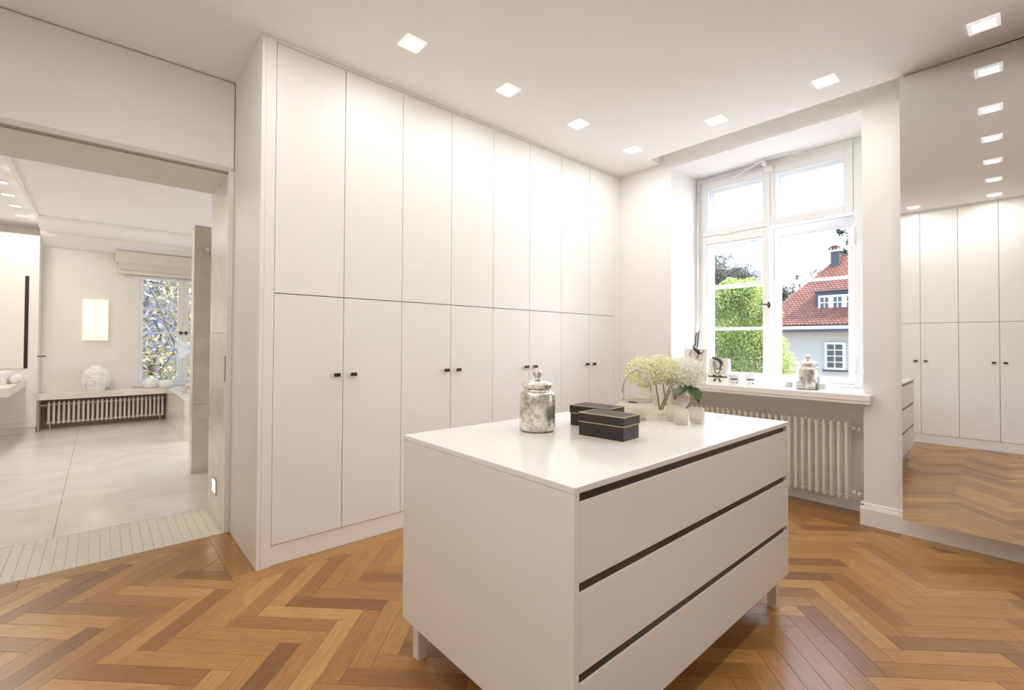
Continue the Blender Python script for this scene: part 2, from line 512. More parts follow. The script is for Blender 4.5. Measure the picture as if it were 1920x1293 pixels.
# border boards
def board(x0, x1, y0, y1, along):
    poly = [(x0,y0),(x1,y0),(x1,y1),(x0,y1)]
    planks.append(([poly], Vector((x0, y0)), Vector((1,0)) if along == 'x' else Vector((0,1))))
for x0, x1 in ((0.556,1.75),(1.75,3.05),(3.05,4.02)): board(x0, x1, 2.826, 2.944, 'x')
board(0.556, 0.676, 2.944, 3.66, 'y')
for x0, x1 in ((-1.0,-0.31),(-0.31,0.556)): board(x0, x1, 3.54, 3.66, 'x')
for y0, y1 in ((-3.2,-1.66),(-1.66,-0.45),(-0.45,0.62),(0.62,1.75),(1.75,2.944)): board(4.02, 4.135, y0, y1, 'y')
for y0, y1 in ((0.83,1.55),(1.55,2.345)): board(4.135, 4.45, y0, y1, 'y')
def vis(pl):
    poly = pl[0][0]
    c = Vector((sum(p[0] for p in poly)/len(poly), sum(p[1] for p in poly)/len(poly), -1.3))
    d = c.dot(F)
    if d < 0.3: return -1
    u, v = c.dot(RR)/d*FPX, -c.dot(UU)/d*FPX
    if abs(u) > 1050 or v > 760: return -1
    if 1.0 < c.x < 2.6 and 0.82 < c.y < 1.75: return 0.0
    # hidden behind the island
    t = [(c.x*k/40, c.y*k/40) for k in range(1, 40)]
    if any(0.95 < x < 2.57 and 0.82 < y < 1.75 and 1.3*(1-k/39) < 0.88 and 1.3*(1-k/39) > 0.18 for k, (x, y) in enumerate(t)): return 0.001*area(poly)/d
    return area(poly)/d**3
planks.sort(key=vis, reverse=True)
def plank_mesh(mb_v, mb_f, uvs, poly, org, d, joined):
    n = len(poly); base = len(mb_v)
    nrm = Vector((-d.y, d.x))
    top = inset(poly, 0.0012); bot = inset(poly, 0.0005)
    if joined:      # the two halves of a board around the room corner meet without a joint
        top = [p if abs(p[0]-0.556) < 1e-5 and p[1] < 2.83 else t for p, t in zip(poly, top)]
        bot = [p if abs(p[0]-0.556) < 1e-5 and p[1] < 2.83 else t for p, t in zip(poly, bot)]
    for ring, z in ((bot, -0.0117), (bot, -0.0008), (top, 0.0)):
        for p in ring: mb_v.append((p[0], p[1], z))
    fs = [tuple(base+2*n+i for i in range(n))]
    for j in range(2):
        for i in range(n):
            i2 = (i+1) % n
            fs.append((base+j*n+i, base+j*n+i2, base+(j+1)*n+i2, base+(j+1)*n+i))
    for f in fs:
        mb_f.append(f)
        uvs.append([((Vector(mb_v[i][:2])-org).dot(d), (Vector(mb_v[i][:2])-org).dot(nrm)) for i in f])
def plank_obj(name, items, kind=None):
    v, f, uv = [], [], []
    for pieces, org, d in items:
        for q in pieces: plank_mesh(v, f, uv, q, org, d, len(pieces) > 1)
    me = bpy.data.meshes.new(name); me.from_pydata(v, [], f)
    ul = me.uv_layers.new(name='grain')
    i = 0
    for fu in uv:
        for q in fu: ul.data[i].uv = q; i += 1
    me.materials.append(M['oak'])
    o = bpy.data.objects.new(name, me); COL.objects.link(o); o.parent = floor
    if kind: o['kind'] = kind
    return o
for it in planks[:290]: plank_obj('plank', [it])
plank_obj('parquet_rest', planks[290:], 'stuff')

# ------------------------------------------------------------------ ceiling, walls
mb = MB()
mb.box(-1.05, 3.958, -3.35, 3.70, H, 3.30)
mb.box(3.958, 4.95, 2.46, 3.70, H, 3.30)
mb.box(3.958, 4.95, -3.35, 2.46, 3.19, 3.30)
struct(mb.build('ceiling', 'ceil'), 'smooth white ceiling with a recessed slot along the window wall')
mb = MB()
mb.box(XW, 4.92, 2.345, 3.70, 0, 3.20)
mb.box(XW, 4.92, -0.575, 0.83, 0, 3.20)
mb.box(XW, 4.92, -3.35, -2.09, 0, 3.20)
mb.box(XW, 4.92, -2.09, -0.575, 3.013, 3.20)
mb.box(XW, 4.92, -2.09, -0.575, -0.01, 0.865)
mb.box(4.45, 4.92, -2.09, -0.575, 0.865, 0.905)
mb.box(XW, 4.92, 0.83, 2.345, 3.013, 3.20)
mb.box(4.45, 4.92, 0.83, 2.345, -0.01, 0.905)
struct(mb.build('wall_window', 'wall'), 'cream wall around the deep window recess and radiator niche')
mb = MB()
mb.box(-1.05, -0.76, YD, 4.30, 0, 3.08)
mb.box(0.66, 0.80, YD+0.002, 4.30, 0, 3.08)
mb.box(-0.76, 0.66, YD, 4.30, 2.46, 3.08)
mb.box(0.80, 4.92, YD, 3.78, 0, 3.08)
struct(mb.build('wall_door', 'wall'), 'wall with the wide opening to the bathroom')
struct(bx(-1.15, -0.95, -3.35, 4.3, 0, 3.08).build('wall_left', 'wall'), 'plain wall behind the second wardrobe')
struct(bx(-1.05, 4.92, -3.36, -3.20, 0, 3.08).build('wall_rear', 'wall'), 'plain rear wall of the dressing room')
# baseboard
def base_prof(x):   # outline in x,z for a board standing against x (wall side)
    return [(x,0),(x-0.021,0),(x-0.021,0.118),(x-0.017,0.124),(x-0.017,0.131),(x-0.012,0.137),(x-0.012,0.145),(x-0.006,0.158),(x,0.158)]
mb = MB(); mb.extrude(base_prof(XW), 'y', -3.20, 0.851)
mb.extrude([(0.851-0.0,0),(0.851,0.150),(0.83,0.158),(0.83,0)], 'x', XW-0.012, 4.30)
struct(mb.build('baseboard_right', 'trim'), 'moulded white baseboard right of the radiator niche')
mb = MB(); mb.extrude(base_prof(XW), 'y', 2.33, YW)
struct(mb.build('baseboard_left', 'trim'), 'moulded white baseboard left of the radiator niche')
struct(bx(4.436, 4.452, 0.83, 2.345, 0, 0.085).build('baseboard_niche', 'trim'), 'low white baseboard inside the radiator niche')
struct(bx(0.754, 4.149, YW-0.004, YW+0.02, 3.052, 3.0745).build('trim_1', 'lacq'), 'slim strip between wardrobe doors and ceiling')

# over-door panel and jamb lining
pan = MB().extrude([(YD-0.002,2.462),(YD-0.022,2.486),(YD-0.022,3.066),(YD-0.002,3.066)], 'x', -0.95, 0.671)
tag(pan.build('door_cassette_panel', 'lacq', bevel=0.002), 'plain cream panel over the bathroom opening, hiding the sliding door', 'panel')
d1 = struct(MB().box(0.644, 0.6755, YD-0.006, YD+0.06, 0, 2.462).build('door_1', 'trim', bevel=0.002), 'cream frame of the bathroom opening')
MB().box(-0.76, 0.645, YD+0.002, YD+0.045, 2.452, 2.4605).build('door_track', 'niche', d1)
MB().box(0.6415, 0.6445, YD+0.018, YD+0.034, 1.02, 1.20).build('pull_handle', 'knob', d1)
for z0, z1 in ((0.0,0.62),(0.622,1.358),(1.360,2.459)):
    MB().box(0.646, 0.6600, YD+0.062, 4.30, z0, z1).build('jamb_slab', 'marble', d1, bevel=0.001)
sl = thing('step_light', 'small lit recessed step light low in the marble door jamb', 'light', (0.646, 4.02, 0.235))
MB().box(0.640, 0.6460, 3.955, 4.085, 0.175, 0.295).build('bezel', 'metal', sl, bevel=0.002)
MB().box(0.6385, 0.6402, 3.975, 4.065, 0.195, 0.275).build('glass', 'steplamp', sl)

# ------------------------------------------------------------------ wardrobes
def knob_mb(cx, y, z, dirn, axis):
    """short bar knob: stem on the door and a flat bar reaching sideways"""
    mb = MB()
    if axis == 'x':
        mb.box(cx-0.006, cx+0.006, y-0.018, y, z-0.006, z+0.006)
        mb.box(cx-0.019, cx+0.019, y-0.030, y-0.016, z-0.011, z+0.011)
    else:
        mb.box(y, y+0.018, cx-0.006, cx+0.006, z-0.006, z+0.006)
        mb.box(y+0.016, y+0.030, cx-0.019, cx+0.019, z-0.011, z+0.011)
    return mb
DX = [0.754 + 0.4113*i for i in range(9)]
unit_lab = ['fitted cream wardrobe unit next to the end panel', 'fitted cream wardrobe unit, second from the end panel',
            'fitted cream wardrobe unit, third from the end panel', 'fitted cream wardrobe unit in the corner by the window wall']
for u in range(4):
    x0, x1, xm = DX[2*u], DX[2*u+2], DX[2*u+1]
    t = thing('wardrobe_unit', unit_lab[u], 'wardrobe', ((x0+x1)/2, YW+0.3, 0), 'wardrobe units along the long wall')
    MB().box(x0+0.0005, x1-0.0005, YW+0.022, YD-0.004, 0.118, 3.050).build('body', 'gap', t)
    for a, b, kx in ((x0, xm, xm-0.045), (xm, x1, xm+0.062)):
        d = MB().box(a+0.002, b-0.002, YW, YW+0.021, 0.121, 1.5785).build('lower_door', 'lacq', t, bevel=0.0012)
        knob_mb(kx, YW, 1.090, 1, 'x').build('handle', 'knob', d, bevel=0.001)
        MB().box(a+0.002, b-0.002, YW, YW+0.021, 1.5835, 3.050).build('upper_door', 'lacq', t, bevel=0.0012)
e = thing('wardrobe_end_panel', 'tall cream end panel and corner post of the wardrobe beside the bathroom opening', 'panel', (0.70, 3.2, 0))
MB().box(XE, 0.6985, YW-0.003, YD-0.003, 0, 3.0735).build('side_panel', 'lacq', e, bevel=0.001)
MB().box(0.699, 0.7525, YW-0.004, YW+0.03, 0, 3.0735).build('corner_post', 'lacq', e, bevel=0.001)
tag(MB().box(DX[8]+0.001, XW-0.001, YW-0.001, YW+0.03, 0.0, 3.051).build('wardrobe_filler', 'lacq', bevel=0.001), 'narrow cream filler strip between the last wardrobe door and the window wall', 'filler')
tag(MB().box(0.753, DX[8], YW+0.008, YW+0.03, 0, 0.1175).build('wardrobe_plinth', 'lacq', bevel=0.001), 'long low white plinth under the wardrobe doors', 'plinth')
# second wardrobe, opposite the window (seen in the mirror)
X2 = -0.285
Y2 = [1.96, 1.60, 1.235, 0.87, 0.505, 0.145, -0.215, -0.58, -0.945]
lab2 = ['cream wardrobe unit opposite the mirror, at the bathroom end of its row', 'cream wardrobe unit opposite the mirror, second from the bathroom end',
        'cream wardrobe unit opposite the mirror, third from the bathroom end', 'cream wardrobe unit opposite the mirror, at the rear end of its row']
for u in range(4):
    ya, ym, yb = Y2[2*u], Y2[2*u+1], Y2[2*u+2]
    t = thing('wardrobe_unit', lab2[u], 'wardrobe', (X2-0.3, (ya+yb)/2, 0), 'wardrobe units opposite the window')
    MB().box(-0.945, X2-0.022, yb+0.0005, ya-0.0005, 0.118, 3.05).build('body', 'gap', t)
    for a, b, ky in ((ya, ym, ym+0.05), (ym, yb, ym-0.05)):
        d = MB().box(X2-0.021, X2, b+0.002, a-0.002, 0.121, 1.5785).build('lower_door', 'lacq', t, bevel=0.0012)
        knob_mb(ky, X2, 1.08, 1, 'y').build('handle', 'knob', d, bevel=0.001)
        MB().box(X2-0.021, X2, b+0.002, a-0.002, 1.5835, 3.05).build('upper_door', 'lacq', t, bevel=0.0012)
tag(MB().box(-0.945, X2-0.002, 1.961, 1.985, 0, 3.07).build('wardrobe_side_panel', 'lacq', bevel=0.001), 'cream end panel of the wardrobe row opposite the mirror', 'panel')
tag(MB().box(X2-0.03, X2-0.008, -0.945, 1.960, 0, 0.1175).build('wardrobe_plinth', 'lacq', bevel=0.001), 'low white plinth under the wardrobe opposite the mirror', 'plinth')
struct(MB().box(X2-0.02, X2+0.002, -0.945, 1.96, 3.052, 3.0745).build('trim_2', 'lacq'), 'slim strip above the wardrobe opposite the mirror')

# ------------------------------------------------------------------ island
IX0, IX1, IY0, IY1, IB, IT = 0.952, 2.569, 0.818, 1.750, 0.162, 0.913
isl = thing('drawer_island', 'free-standing cream drawer island with dark grip channels on square legs', 'drawer cabinet', (1.76, 1.284, 0))
MB().box(IX0, IX1, IY0, IY1, 0.8935, IT).build('worktop', 'isltop', isl, bevel=0.0022)
for a, b in ((IX0+0.001, IX0+0.022), (IX1-0.022, IX1-0.001)):
    MB().box(a, b, IY0+0.002, IY1-0.001, IB, 0.893).build('side_panel', 'isl', isl, bevel=0.001)
MB().box(IX0+0.0225, IX1-0.0225, IY1-0.025, IY1-0.002, IB, 0.893).build('back_panel', 'isl', isl)
MB().box(IX0+0.0225, IX1-0.0225, IY0+0.05, IY1-0.0255, IB, 0.893).build('carcass', 'isl', isl)
ZD = [(0.651, 0.869), (0.407, 0.6255), (0.162, 0.382)]
XM = 1.7635
for z0, z1 in ZD:
    top = z1 + 0.0243
    for a, b in ((IX0+0.0235, XM-0.001), (XM+0.001, IX1-0.0235)):
        d = MB().box(a, b, IY0+0.0025, IY0+0.022, z0, z1).build('drawer', 'isl', isl, bevel=0.001)
        MB().box(a+0.0005, b-(0.034 if b > 2 else 0.0005), IY0+0.006, IY0+0.0495, z1+0.0004, top).build('grip_channel', 'chan', d)
for x in (0.986, 2.494):
    for y in (0.852, 1.678):
        MB().box(x, x+0.042, y, y+0.042, 0, IB).build('leg', 'isl', isl, bevel=0.0015)

# ------------------------------------------------------------------ mirror (sliding panel hanging in the ceiling slot)
mir = thing('sliding_mirror', 'floor-to-ceiling sliding mirror panel in front of the window wall', 'mirror', (3.9435, 0.583, 0.155))
mir.rotation_euler[2] = math.radians(0.95)
def local(parent, mb, name, mt, **k):
    o = mb.build(name, mt, None, **k); o.parent = parent; return o
local(mir, MB().box(0.0, 0.006, -1.02, 0, 0, 2.907), 'mirror_glass', 'mirror')
local(mir, MB().box(0.0065, 0.040, -1.019, -0.001, 0.001, 2.906), 'backing_board', 'trim')
local(mir, MB().box(0.012, 0.034, -1.0, -0.02, 2.906, 3.033), 'hanging_rail', 'metal')

# ------------------------------------------------------------------ window
WX = 4.66
win = struct(MB().box(WX+0.005, WX+0.075, 0.832, 0.992, 0.936, 3.012).box(WX+0.005, WX+0.075, 2.291, 2.344, 0.936, 3.012)
             .box(WX+0.005, WX+0.075, 0.993, 2.290, 2.945, 3.012).box(WX+0.005, WX+0.075, 0.993, 2.290, 0.9355, 0.955)
             .build('window_1', 'frame', bevel=0.003), 'white double casement window with transom lights and glazing bars')
def sash(y0, y1, z0, z1, py0, py1, pz0, pz1, bars, x=WX, name='sash'):
    mb = MB()
    mb.box(x, x+0.05, y0, py0, z0, z1); mb.box(x, x+0.05, py1, y1, z0, z1)
    mb.box(x, x+0.05, py0, py1, z0, pz0); mb.box(x, x+0.05, py0, py1, pz1, z1)
    s_ = mb.build(name, 'frame', win, bevel=0.003)
    # glazing bead
    mb = MB(); w = 0.010
    mb.box(x+0.012, x+0.03, py0, py0+w, pz0, pz1); mb.box(x+0.012, x+0.03, py1-w, py1, pz0, pz1)
    mb.box(x+0.012, x+0.03, py0+w, py1-w, pz0, pz0+w); mb.box(x+0.012, x+0.03, py0+w, py1-w, pz1-w, pz1)
    mb.build('glazing_bead', 'frame', s_)
    zs = [pz0+w] + list(bars) + [pz1-w]
    for b in bars: MB().box(x+0.008, x+0.038, py0+w, py1-w, b-0.013, b+0.013).build('glazing_bar', 'frame', s_, bevel=0.003)
    for i in range(len(zs)-1):
        a = zs[i]+(0.013 if i else 0); c = zs[i+1]-(0.013 if i < len(zs)-2 else 0)
        MB().box(x+0.020, x+0.024, py0+w, py1-w, a, c).build('pane', 'glass', s_)
    return s_
ZB = [1.447, 1.876]
for x in (WX, WX+0.135):
    k = 'sash' if x == WX else 'outer_sash'
    sash(1.6465, 2.289, 2.3975, 2.944, 1.692, 2.236, 2.452, 2.884, [], x, k)
    sash(0.994, 1.6435, 2.3975, 2.944, 1.053, 1.597, 2.452, 2.884, [], x, k)
    sash(1.6465, 2.289, 0.9555, 2.3945, 1.692, 2.240, 1.003, 2.315, ZB, x, k)
    sash(0.994, 1.6435, 0.9555, 2.3945, 1.053, 1.597, 1.003, 2.315, ZB, x, k)
MB().box(WX+0.078, WX+0.20, 2.2895, 2.344, 0.92, 3.012).box(WX+0.078, WX+0.20, 0.831, 0.9935, 0.92, 3.012).box(WX+0.0785, WX+0.20, 0.994, 2.289, 2.945, 3.012).box(WX+0.0785, WX+0.20, 0.994, 2.289, 0.906, 0.9545).build('box_lining', 'frame', win)
MB().box(WX-0.010, WX-0.0005, 1.632, 1.660, 0.957, 2.943).build('cover_strip', 'frame', win, bevel=0.003)
h = MB().ball((WX-0.012, 1.640, 1.660), 0.022, 12, 8, 0.35, 0.7, 1.35).build('handle', 'knob', win, smooth=True)
MB().tube([(WX-0.012,1.640,1.662),(WX-0.04,1.640,1.662),(WX-0.045,1.66,1.664),(WX-0.045,1.715,1.668)], [0.006,0.006,0.006,0.004], 8).build('lever', 'knob', h, smooth=True)
for y, z in ((2.03, 2.372), (1.27, 2.372)):
    MB().tube([(WX-0.004, y-0.075, z+0.022), (WX-0.004, y+0.075, z+0.022)], 0.010, 8).build('hinge', 'frame', win, smooth=True)
for y, z in ((0.985, 1.12), (0.985, 2.2), (2.297, 1.12), (2.297, 2.2)):
    MB().tube([(WX-0.002, y, z-0.07), (WX-0.002, y, z+0.07)], 0.008, 8).build('hinge', 'frame', win, smooth=True)
for y, z in ((0.965, 1.455), (2.312, 1.36)):
    MB().lathe([(0.009,0),(0.009,0.004)], 10).build('lock_hole', 'knob', win)
    o = win.children[-1]; o.matrix_local = Matrix.Translation((WX+0.004, y, z)) @ Matrix.Rotation(math.radians(-90), 4, 'Y')
MB().tube([(WX-0.01,1.64,0.975),(WX-0.05,1.645,0.968),(WX-0.05,1.60,0.962)], 0.005, 6).build('bolt', 'frame', win, smooth=True)
# fanlight opener
op = MB().box(WX-0.03, WX-0.0005, 1.60, 1.68, 2.90, 2.96).build('fanlight_opener', 'frame', win, bevel=0.006)
MB().tube([(WX-0.035,1.95,2.925),(WX-0.09,1.67,2.995),(WX-0.085,1.45,2.995),(WX-0.035,1.33,2.975)], 0.007, 8).build('opener_arm', 'frame', op, smooth=True)
MB().box(WX-0.10, WX-0.02, 1.645, 1.675, 2.955, 3.0).build('opener_arm', 'frame', op, bevel=0.005)
MB().tube([(WX-0.012,1.70,2.975),(WX-0.012,2.30,2.975),(WX-0.012,2.318,2.95),(WX-0.012,2.318,2.75)], 0.009, 8).build('opener_rod', 'frame', op, smooth=True)
sill = MB().extrude([(4.072,0.870),(4.085,0.870),(4.085,0.866),(4.70,0.866),(4.70,0.935),(4.066,0.935),(4.066,0.893),(4.072,0.890)], 'y', 0.775, 2.40)
sill.build('window_sill', 'trim', win, bevel=0.002)
w4 = copy_tree(win); w4.name = 'added_window_4'; w4.location = (0, -2.92, 0)  # extra window out of view, added to let more daylight in
struct(w4, 'unseen casement window added beyond the mirror for more daylight, twin of the other')
# crank rod left of the window
cr = thing('blind_crank', 'white crank rod with a dark hanging loop beside the window frame', 'crank', (WX-0.03, 2.318, 1.2))
MB().tube([(WX-0.03,2.318,1.50),(WX-0.03,2.318,2.76)], 0.0075, 8).build('rod', 'white', cr, smooth=True)
MB().tube([(WX-0.03,2.318,2.44),(WX-0.03,2.318,2.47)], 0.012, 8).build('clip', 'white', cr, smooth=True)
MB().tube([(WX-0.035,2.318,1.41),(WX-0.032,2.318,1.50)], [0.016,0.012], 8).build('grip', 'white', cr, smooth=True)
MB().tube([(WX-0.04,2.300,1.43),(WX-0.05,2.305,1.36),(WX-0.05,2.312,1.27),(WX-0.05,2.325,1.22),(WX-0.05,2.340-0.006,1.27),(WX-0.045,2.332,1.36),(WX-0.04,2.325,1.43)], 0.006, 8).build('loop', 'knob', cr, smooth=True)

# ------------------------------------------------------------------ radiators
def radiator(name, label, n, pitch, z0, z1, depth, r, axis, loc, valves):
    """axis: unit step between sections ('x' or 'y'); depth goes the other way"""
    t = thing(name, label, 'radiator', loc)
    def P(a, b, z): return (a, b, z) if axis == 'x' else (b, a, z)
    mb = MB()
    for b in (0.0, depth):
        mb.tube([P(0,b,z0+r), P(0,b,z0+r*1.6), P(0,b,z1-r*1.6), P(0,b,z1-r*0.55), P(0,b,z1)], [r*0.72, r, r, r*0.86, r*0.35], 10)
    for z in (z0+r*2.2, z1-r*2.6):
        mb.tube([P(0,-r*0.2,z), P(0,depth+r*0.2,z)], r*0.95, 8)
        mb.tube([P(-pitch*0.5,depth/2,z), P(pitch*0.5,depth/2,z)], r*0.85, 8)
    s0 = local(t, mb, 'section', 'white', smooth=True)
    for k in range(1, n):
        c = s0.copy(); COL.objects.link(c); c.parent = t
        c.location = P(k*pitch, 0, 0)
    for z, side in valves:
        a = -pitch*0.5 if side < 0 else (n-0.5)*pitch
        sg = -1 if side < 0 else 1
        local(t, MB().tube([P(a,depth/2,z), P(a+sg*0.028,depth/2,z)], r*1.15, 10), 'end_cap', 'white', smooth=True)
        v = local(t, MB().tube([P(a+sg*0.028,depth/2,z), P(a+sg*0.052,depth/2,z)], r*0.55, 10), 'valve', 'metal', smooth=True)
        o = MB().tube([P(a+sg*0.05,depth/2-0.03,z-0.004), P(a+sg*0.05,depth/2+0.012,z)], [r*1.0, r*1.15], 12).build('valve_knob', 'white', None, smooth=True); o.parent = v
    return t
radiator('column_radiator', 'white column radiator in the niche under the window sill', 26, 0.0494, 0.0, 0.60, 0.085, 0.0135, 'y', (4.285, 0.965, 0.105), [(0.55, -1), (0.065, -1)])
# wall brackets that carry it
rad = [o for o in COL.objects if o.name == 'column_radiator'][0]
for y in (0.15, 1.1):
    local(rad, MB().box(0.088, 0.165, y-0.01, y+0.01, 0.50, 0.53), 'bracket', 'white')

# ------------------------------------------------------------------ ceiling downlights
def downlight(x, y, z, label, group, first=[None], size=0.064, watts=LAMP_W):
    if first[0] is None:
        t = thing('ceiling_downlight', label, 'ceiling light', (0,0,0), group)
        mb = MB(); a, b = size, size*0.72
        mb.box(-a,a,-a,-b,-0.012,0); mb.box(-a,a,b,a,-0.012,0); mb.box(-a,-b,-b,b,-0.012,0); mb.box(b,a,-b,b,-0.012,0)
        local(t, mb, 'glass_frame', 'lampedge', bevel=0.002)
        local(t, MB().box(-b*0.98,b*0.98,-b*0.98,b*0.98,-0.005,-0.0005), 'diffuser', 'lamp')
        first[0] = t
    else:
        t = copy_tree(first[0])
    t['label'] = label; t['group'] = group
    t.location = (x, y, z)
    ld = bpy.data.lights.new('lamp_light', 'AREA'); ld.shape = 'SQUARE'; ld.size = size*1.0
    ld.energy = watts; ld.spread = math.radians(180); ld.color = (1.0, 0.98, 0.945)
    lo = bpy.data.objects.new('lamp_light', ld); COL.objects.link(lo); lo.parent = t; lo.location = (0, 0, -0.016)
    return t
G1 = 'square downlights around the dressing room ceiling'
D = 'square glass-framed recessed downlight '
for x, w in ((0.604, 'added out of view near the wardrobe end panel for more light'), (1.364, 'in front of the first wardrobe unit from the end panel'), (2.120, 'in front of the second wardrobe unit from the end panel'), (2.877, 'in front of the third wardrobe unit from the end panel')): downlight(x, 2.44, H, D+w, G1)  # the lamp by the end panel is unseen, added to brighten that side
for y, w in ((2.44, 'in the corner between wardrobe and window wall'), (1.665, 'before the window half nearer the wardrobe'), (0.922, 'before the window half nearer the mirror'), (0.173, 'right in front of the mirror')): downlight(3.635, y, H, D+w, G1)
for x, w in ((2.92, 'second'), (2.20, 'third'), (1.48, 'fourth'), (0.755, 'fifth'), (0.03, 'sixth')): downlight(x, 0.173, H, D+w+' in the row running away from the mirror', G1)
for y, w in ((0.90, 'beside the middle of the wardrobe opposite the window'), (1.665, 'added out of view beside the bathroom end of the wardrobe opposite the window'), (2.44, 'added out of view just in front of the bathroom opening')): downlight(0.03, y, H, D+w, G1)  # the last two lamps are unseen, added to light the bathroom side

# ------------------------------------------------------------------ things on the island
ZT = IT
def silver_jar(loc, label, s=1.0):
    t = thing('lidded_jar', label, 'jar', loc)
    b = [(0.0,0.0),(0.066,0.0),(0.076,0.004),(0.079,0.012),(0.079,0.150),(0.077,0.162),(0.070,0.172),(0.062,0.176),(0.060,0.180),(0.060,0.186)]
    local(t, MB().lathe([(r*s, z*s) for r, z in b], 40, cap=True), 'jar_body', 'mercury', smooth=True)
    l = [(0.0,0.186),(0.064,0.186),(0.066,0.190),(0.064,0.196),(0.070,0.199),(0.071,0.204),(0.060,0.212),(0.040,0.219),(0.022,0.224),(0.013,0.229),(0.012,0.234)]
    ld = local(t, MB().lathe([(r*s, z*s) for r, z in l], 40), 'lid', 'mercury', smooth=True)
    k = [(0.010,0.233),(0.014,0.236),(0.019,0.244),(0.020,0.252),(0.017,0.260),(0.010,0.266),(0.002,0.268)]
    o = MB().lathe([(r*s, z*s) for r, z in k], 24).build('knob', 'mercury', None, smooth=True); o.parent = ld
    return t
silver_jar((1.452, 1.464, ZT), 'silvered antique glass jar with a knobbed lid on the island')
def gift_box(px, py, ang, label, w=0.129, d=0.214, hgt=0.097):
    """near corner at (px,py); w along local x, d along local y"""
    t = thing('black_box', label, 'box', (px, py, ZT), 'black boxes on the island')
    t.rotation_euler[2] = ang
    local(t, MB().box(0.003, w-0.003, 0.003, d-0.003, 0.0006, 0.0585), 'box_base', 'blackbox', bevel=0.0008)
    local(t, MB().box(0.0015, w-0.0015, 0.0015, d-0.0015, 0.0, 0.0022), 'gold_rim', 'gold')
    l = local(t, MB().box(0, w, 0, d, 0.0600, hgt-0.0018), 'lid', 'blackbox', bevel=0.0008)
    o = MB().box(-0.0006, w+0.0006, -0.0006, d+0.0006, 0.0585, 0.0608).build('gold_rim', 'gold', None); o.parent = l
    mb = MB(); g = 0.0022
    mb.box(-0.0006,w+0.0006,-0.0006,g,hgt-0.0022,hgt); mb.box(-0.0006,w+0.0006,d-g,d+0.0006,hgt-0.0022,hgt)
    mb.box(-0.0006,g,g,d-g,hgt-0.0022,hgt); mb.box(w-g,w+0.0006,g,d-g,hgt-0.0022,hgt)
    o = mb.build('gold_edge', 'gold', None); o.parent = l
gift_box(1.522, 1.061, math.radians(5.0), 'black lidded box with gold edges, in front of the other black box')
gift_box(1.676, 1.240, math.radians(6.0), 'black lidded box with gold edges, behind the other black box and nearer the basket')
# glass basket lantern
bk = thing('glass_basket', 'silvered glass candle basket with an arched handle on the island', 'candle holder', (2.055, 1.352, ZT))
local(bk, MB().lathe([(0.001,0.004),(0.040,0.0),(0.046,0.004),(0.040,0.012),(0.060,0.020),(0.088,0.040),(0.098,0.058),(0.092,0.076),(0.074,0.092),(0.071,0.100),(0.073,0.108),(0.078,0.112),(0.072,0.112),(0.067,0.104),(0.067,0.096),(0.086,0.074),(0.091,0.058),(0.082,0.042),(0.052,0.024),(0.001,0.018)], 40, cap=False), 'bowl', 'cut', smooth=True)
arc = [(-0.074,0,0.100)] + [(-0.074*math.cos(a), 0, 0.150+0.098*math.sin(a)) for a in [math.pi*k/16 for k in range(17)]] + [(0.074,0,0.100)]
o = local(bk, MB().tube(arc, 0.0065, 10), 'handle', 'metal', smooth=True); o.rotation_euler[2] = math.radians(-41)
local(bk, MB().lathe([(0.0775,0.090),(0.0775,0.097)], 40, cap=False), 'wire_collar', 'metal', smooth=True)
local(bk, MB().lathe([(0.001,0.024),(0.034,0.024),(0.034,0.062),(0.001,0.062)], 20, cap=False), 'candle', 'wax', smooth=True)
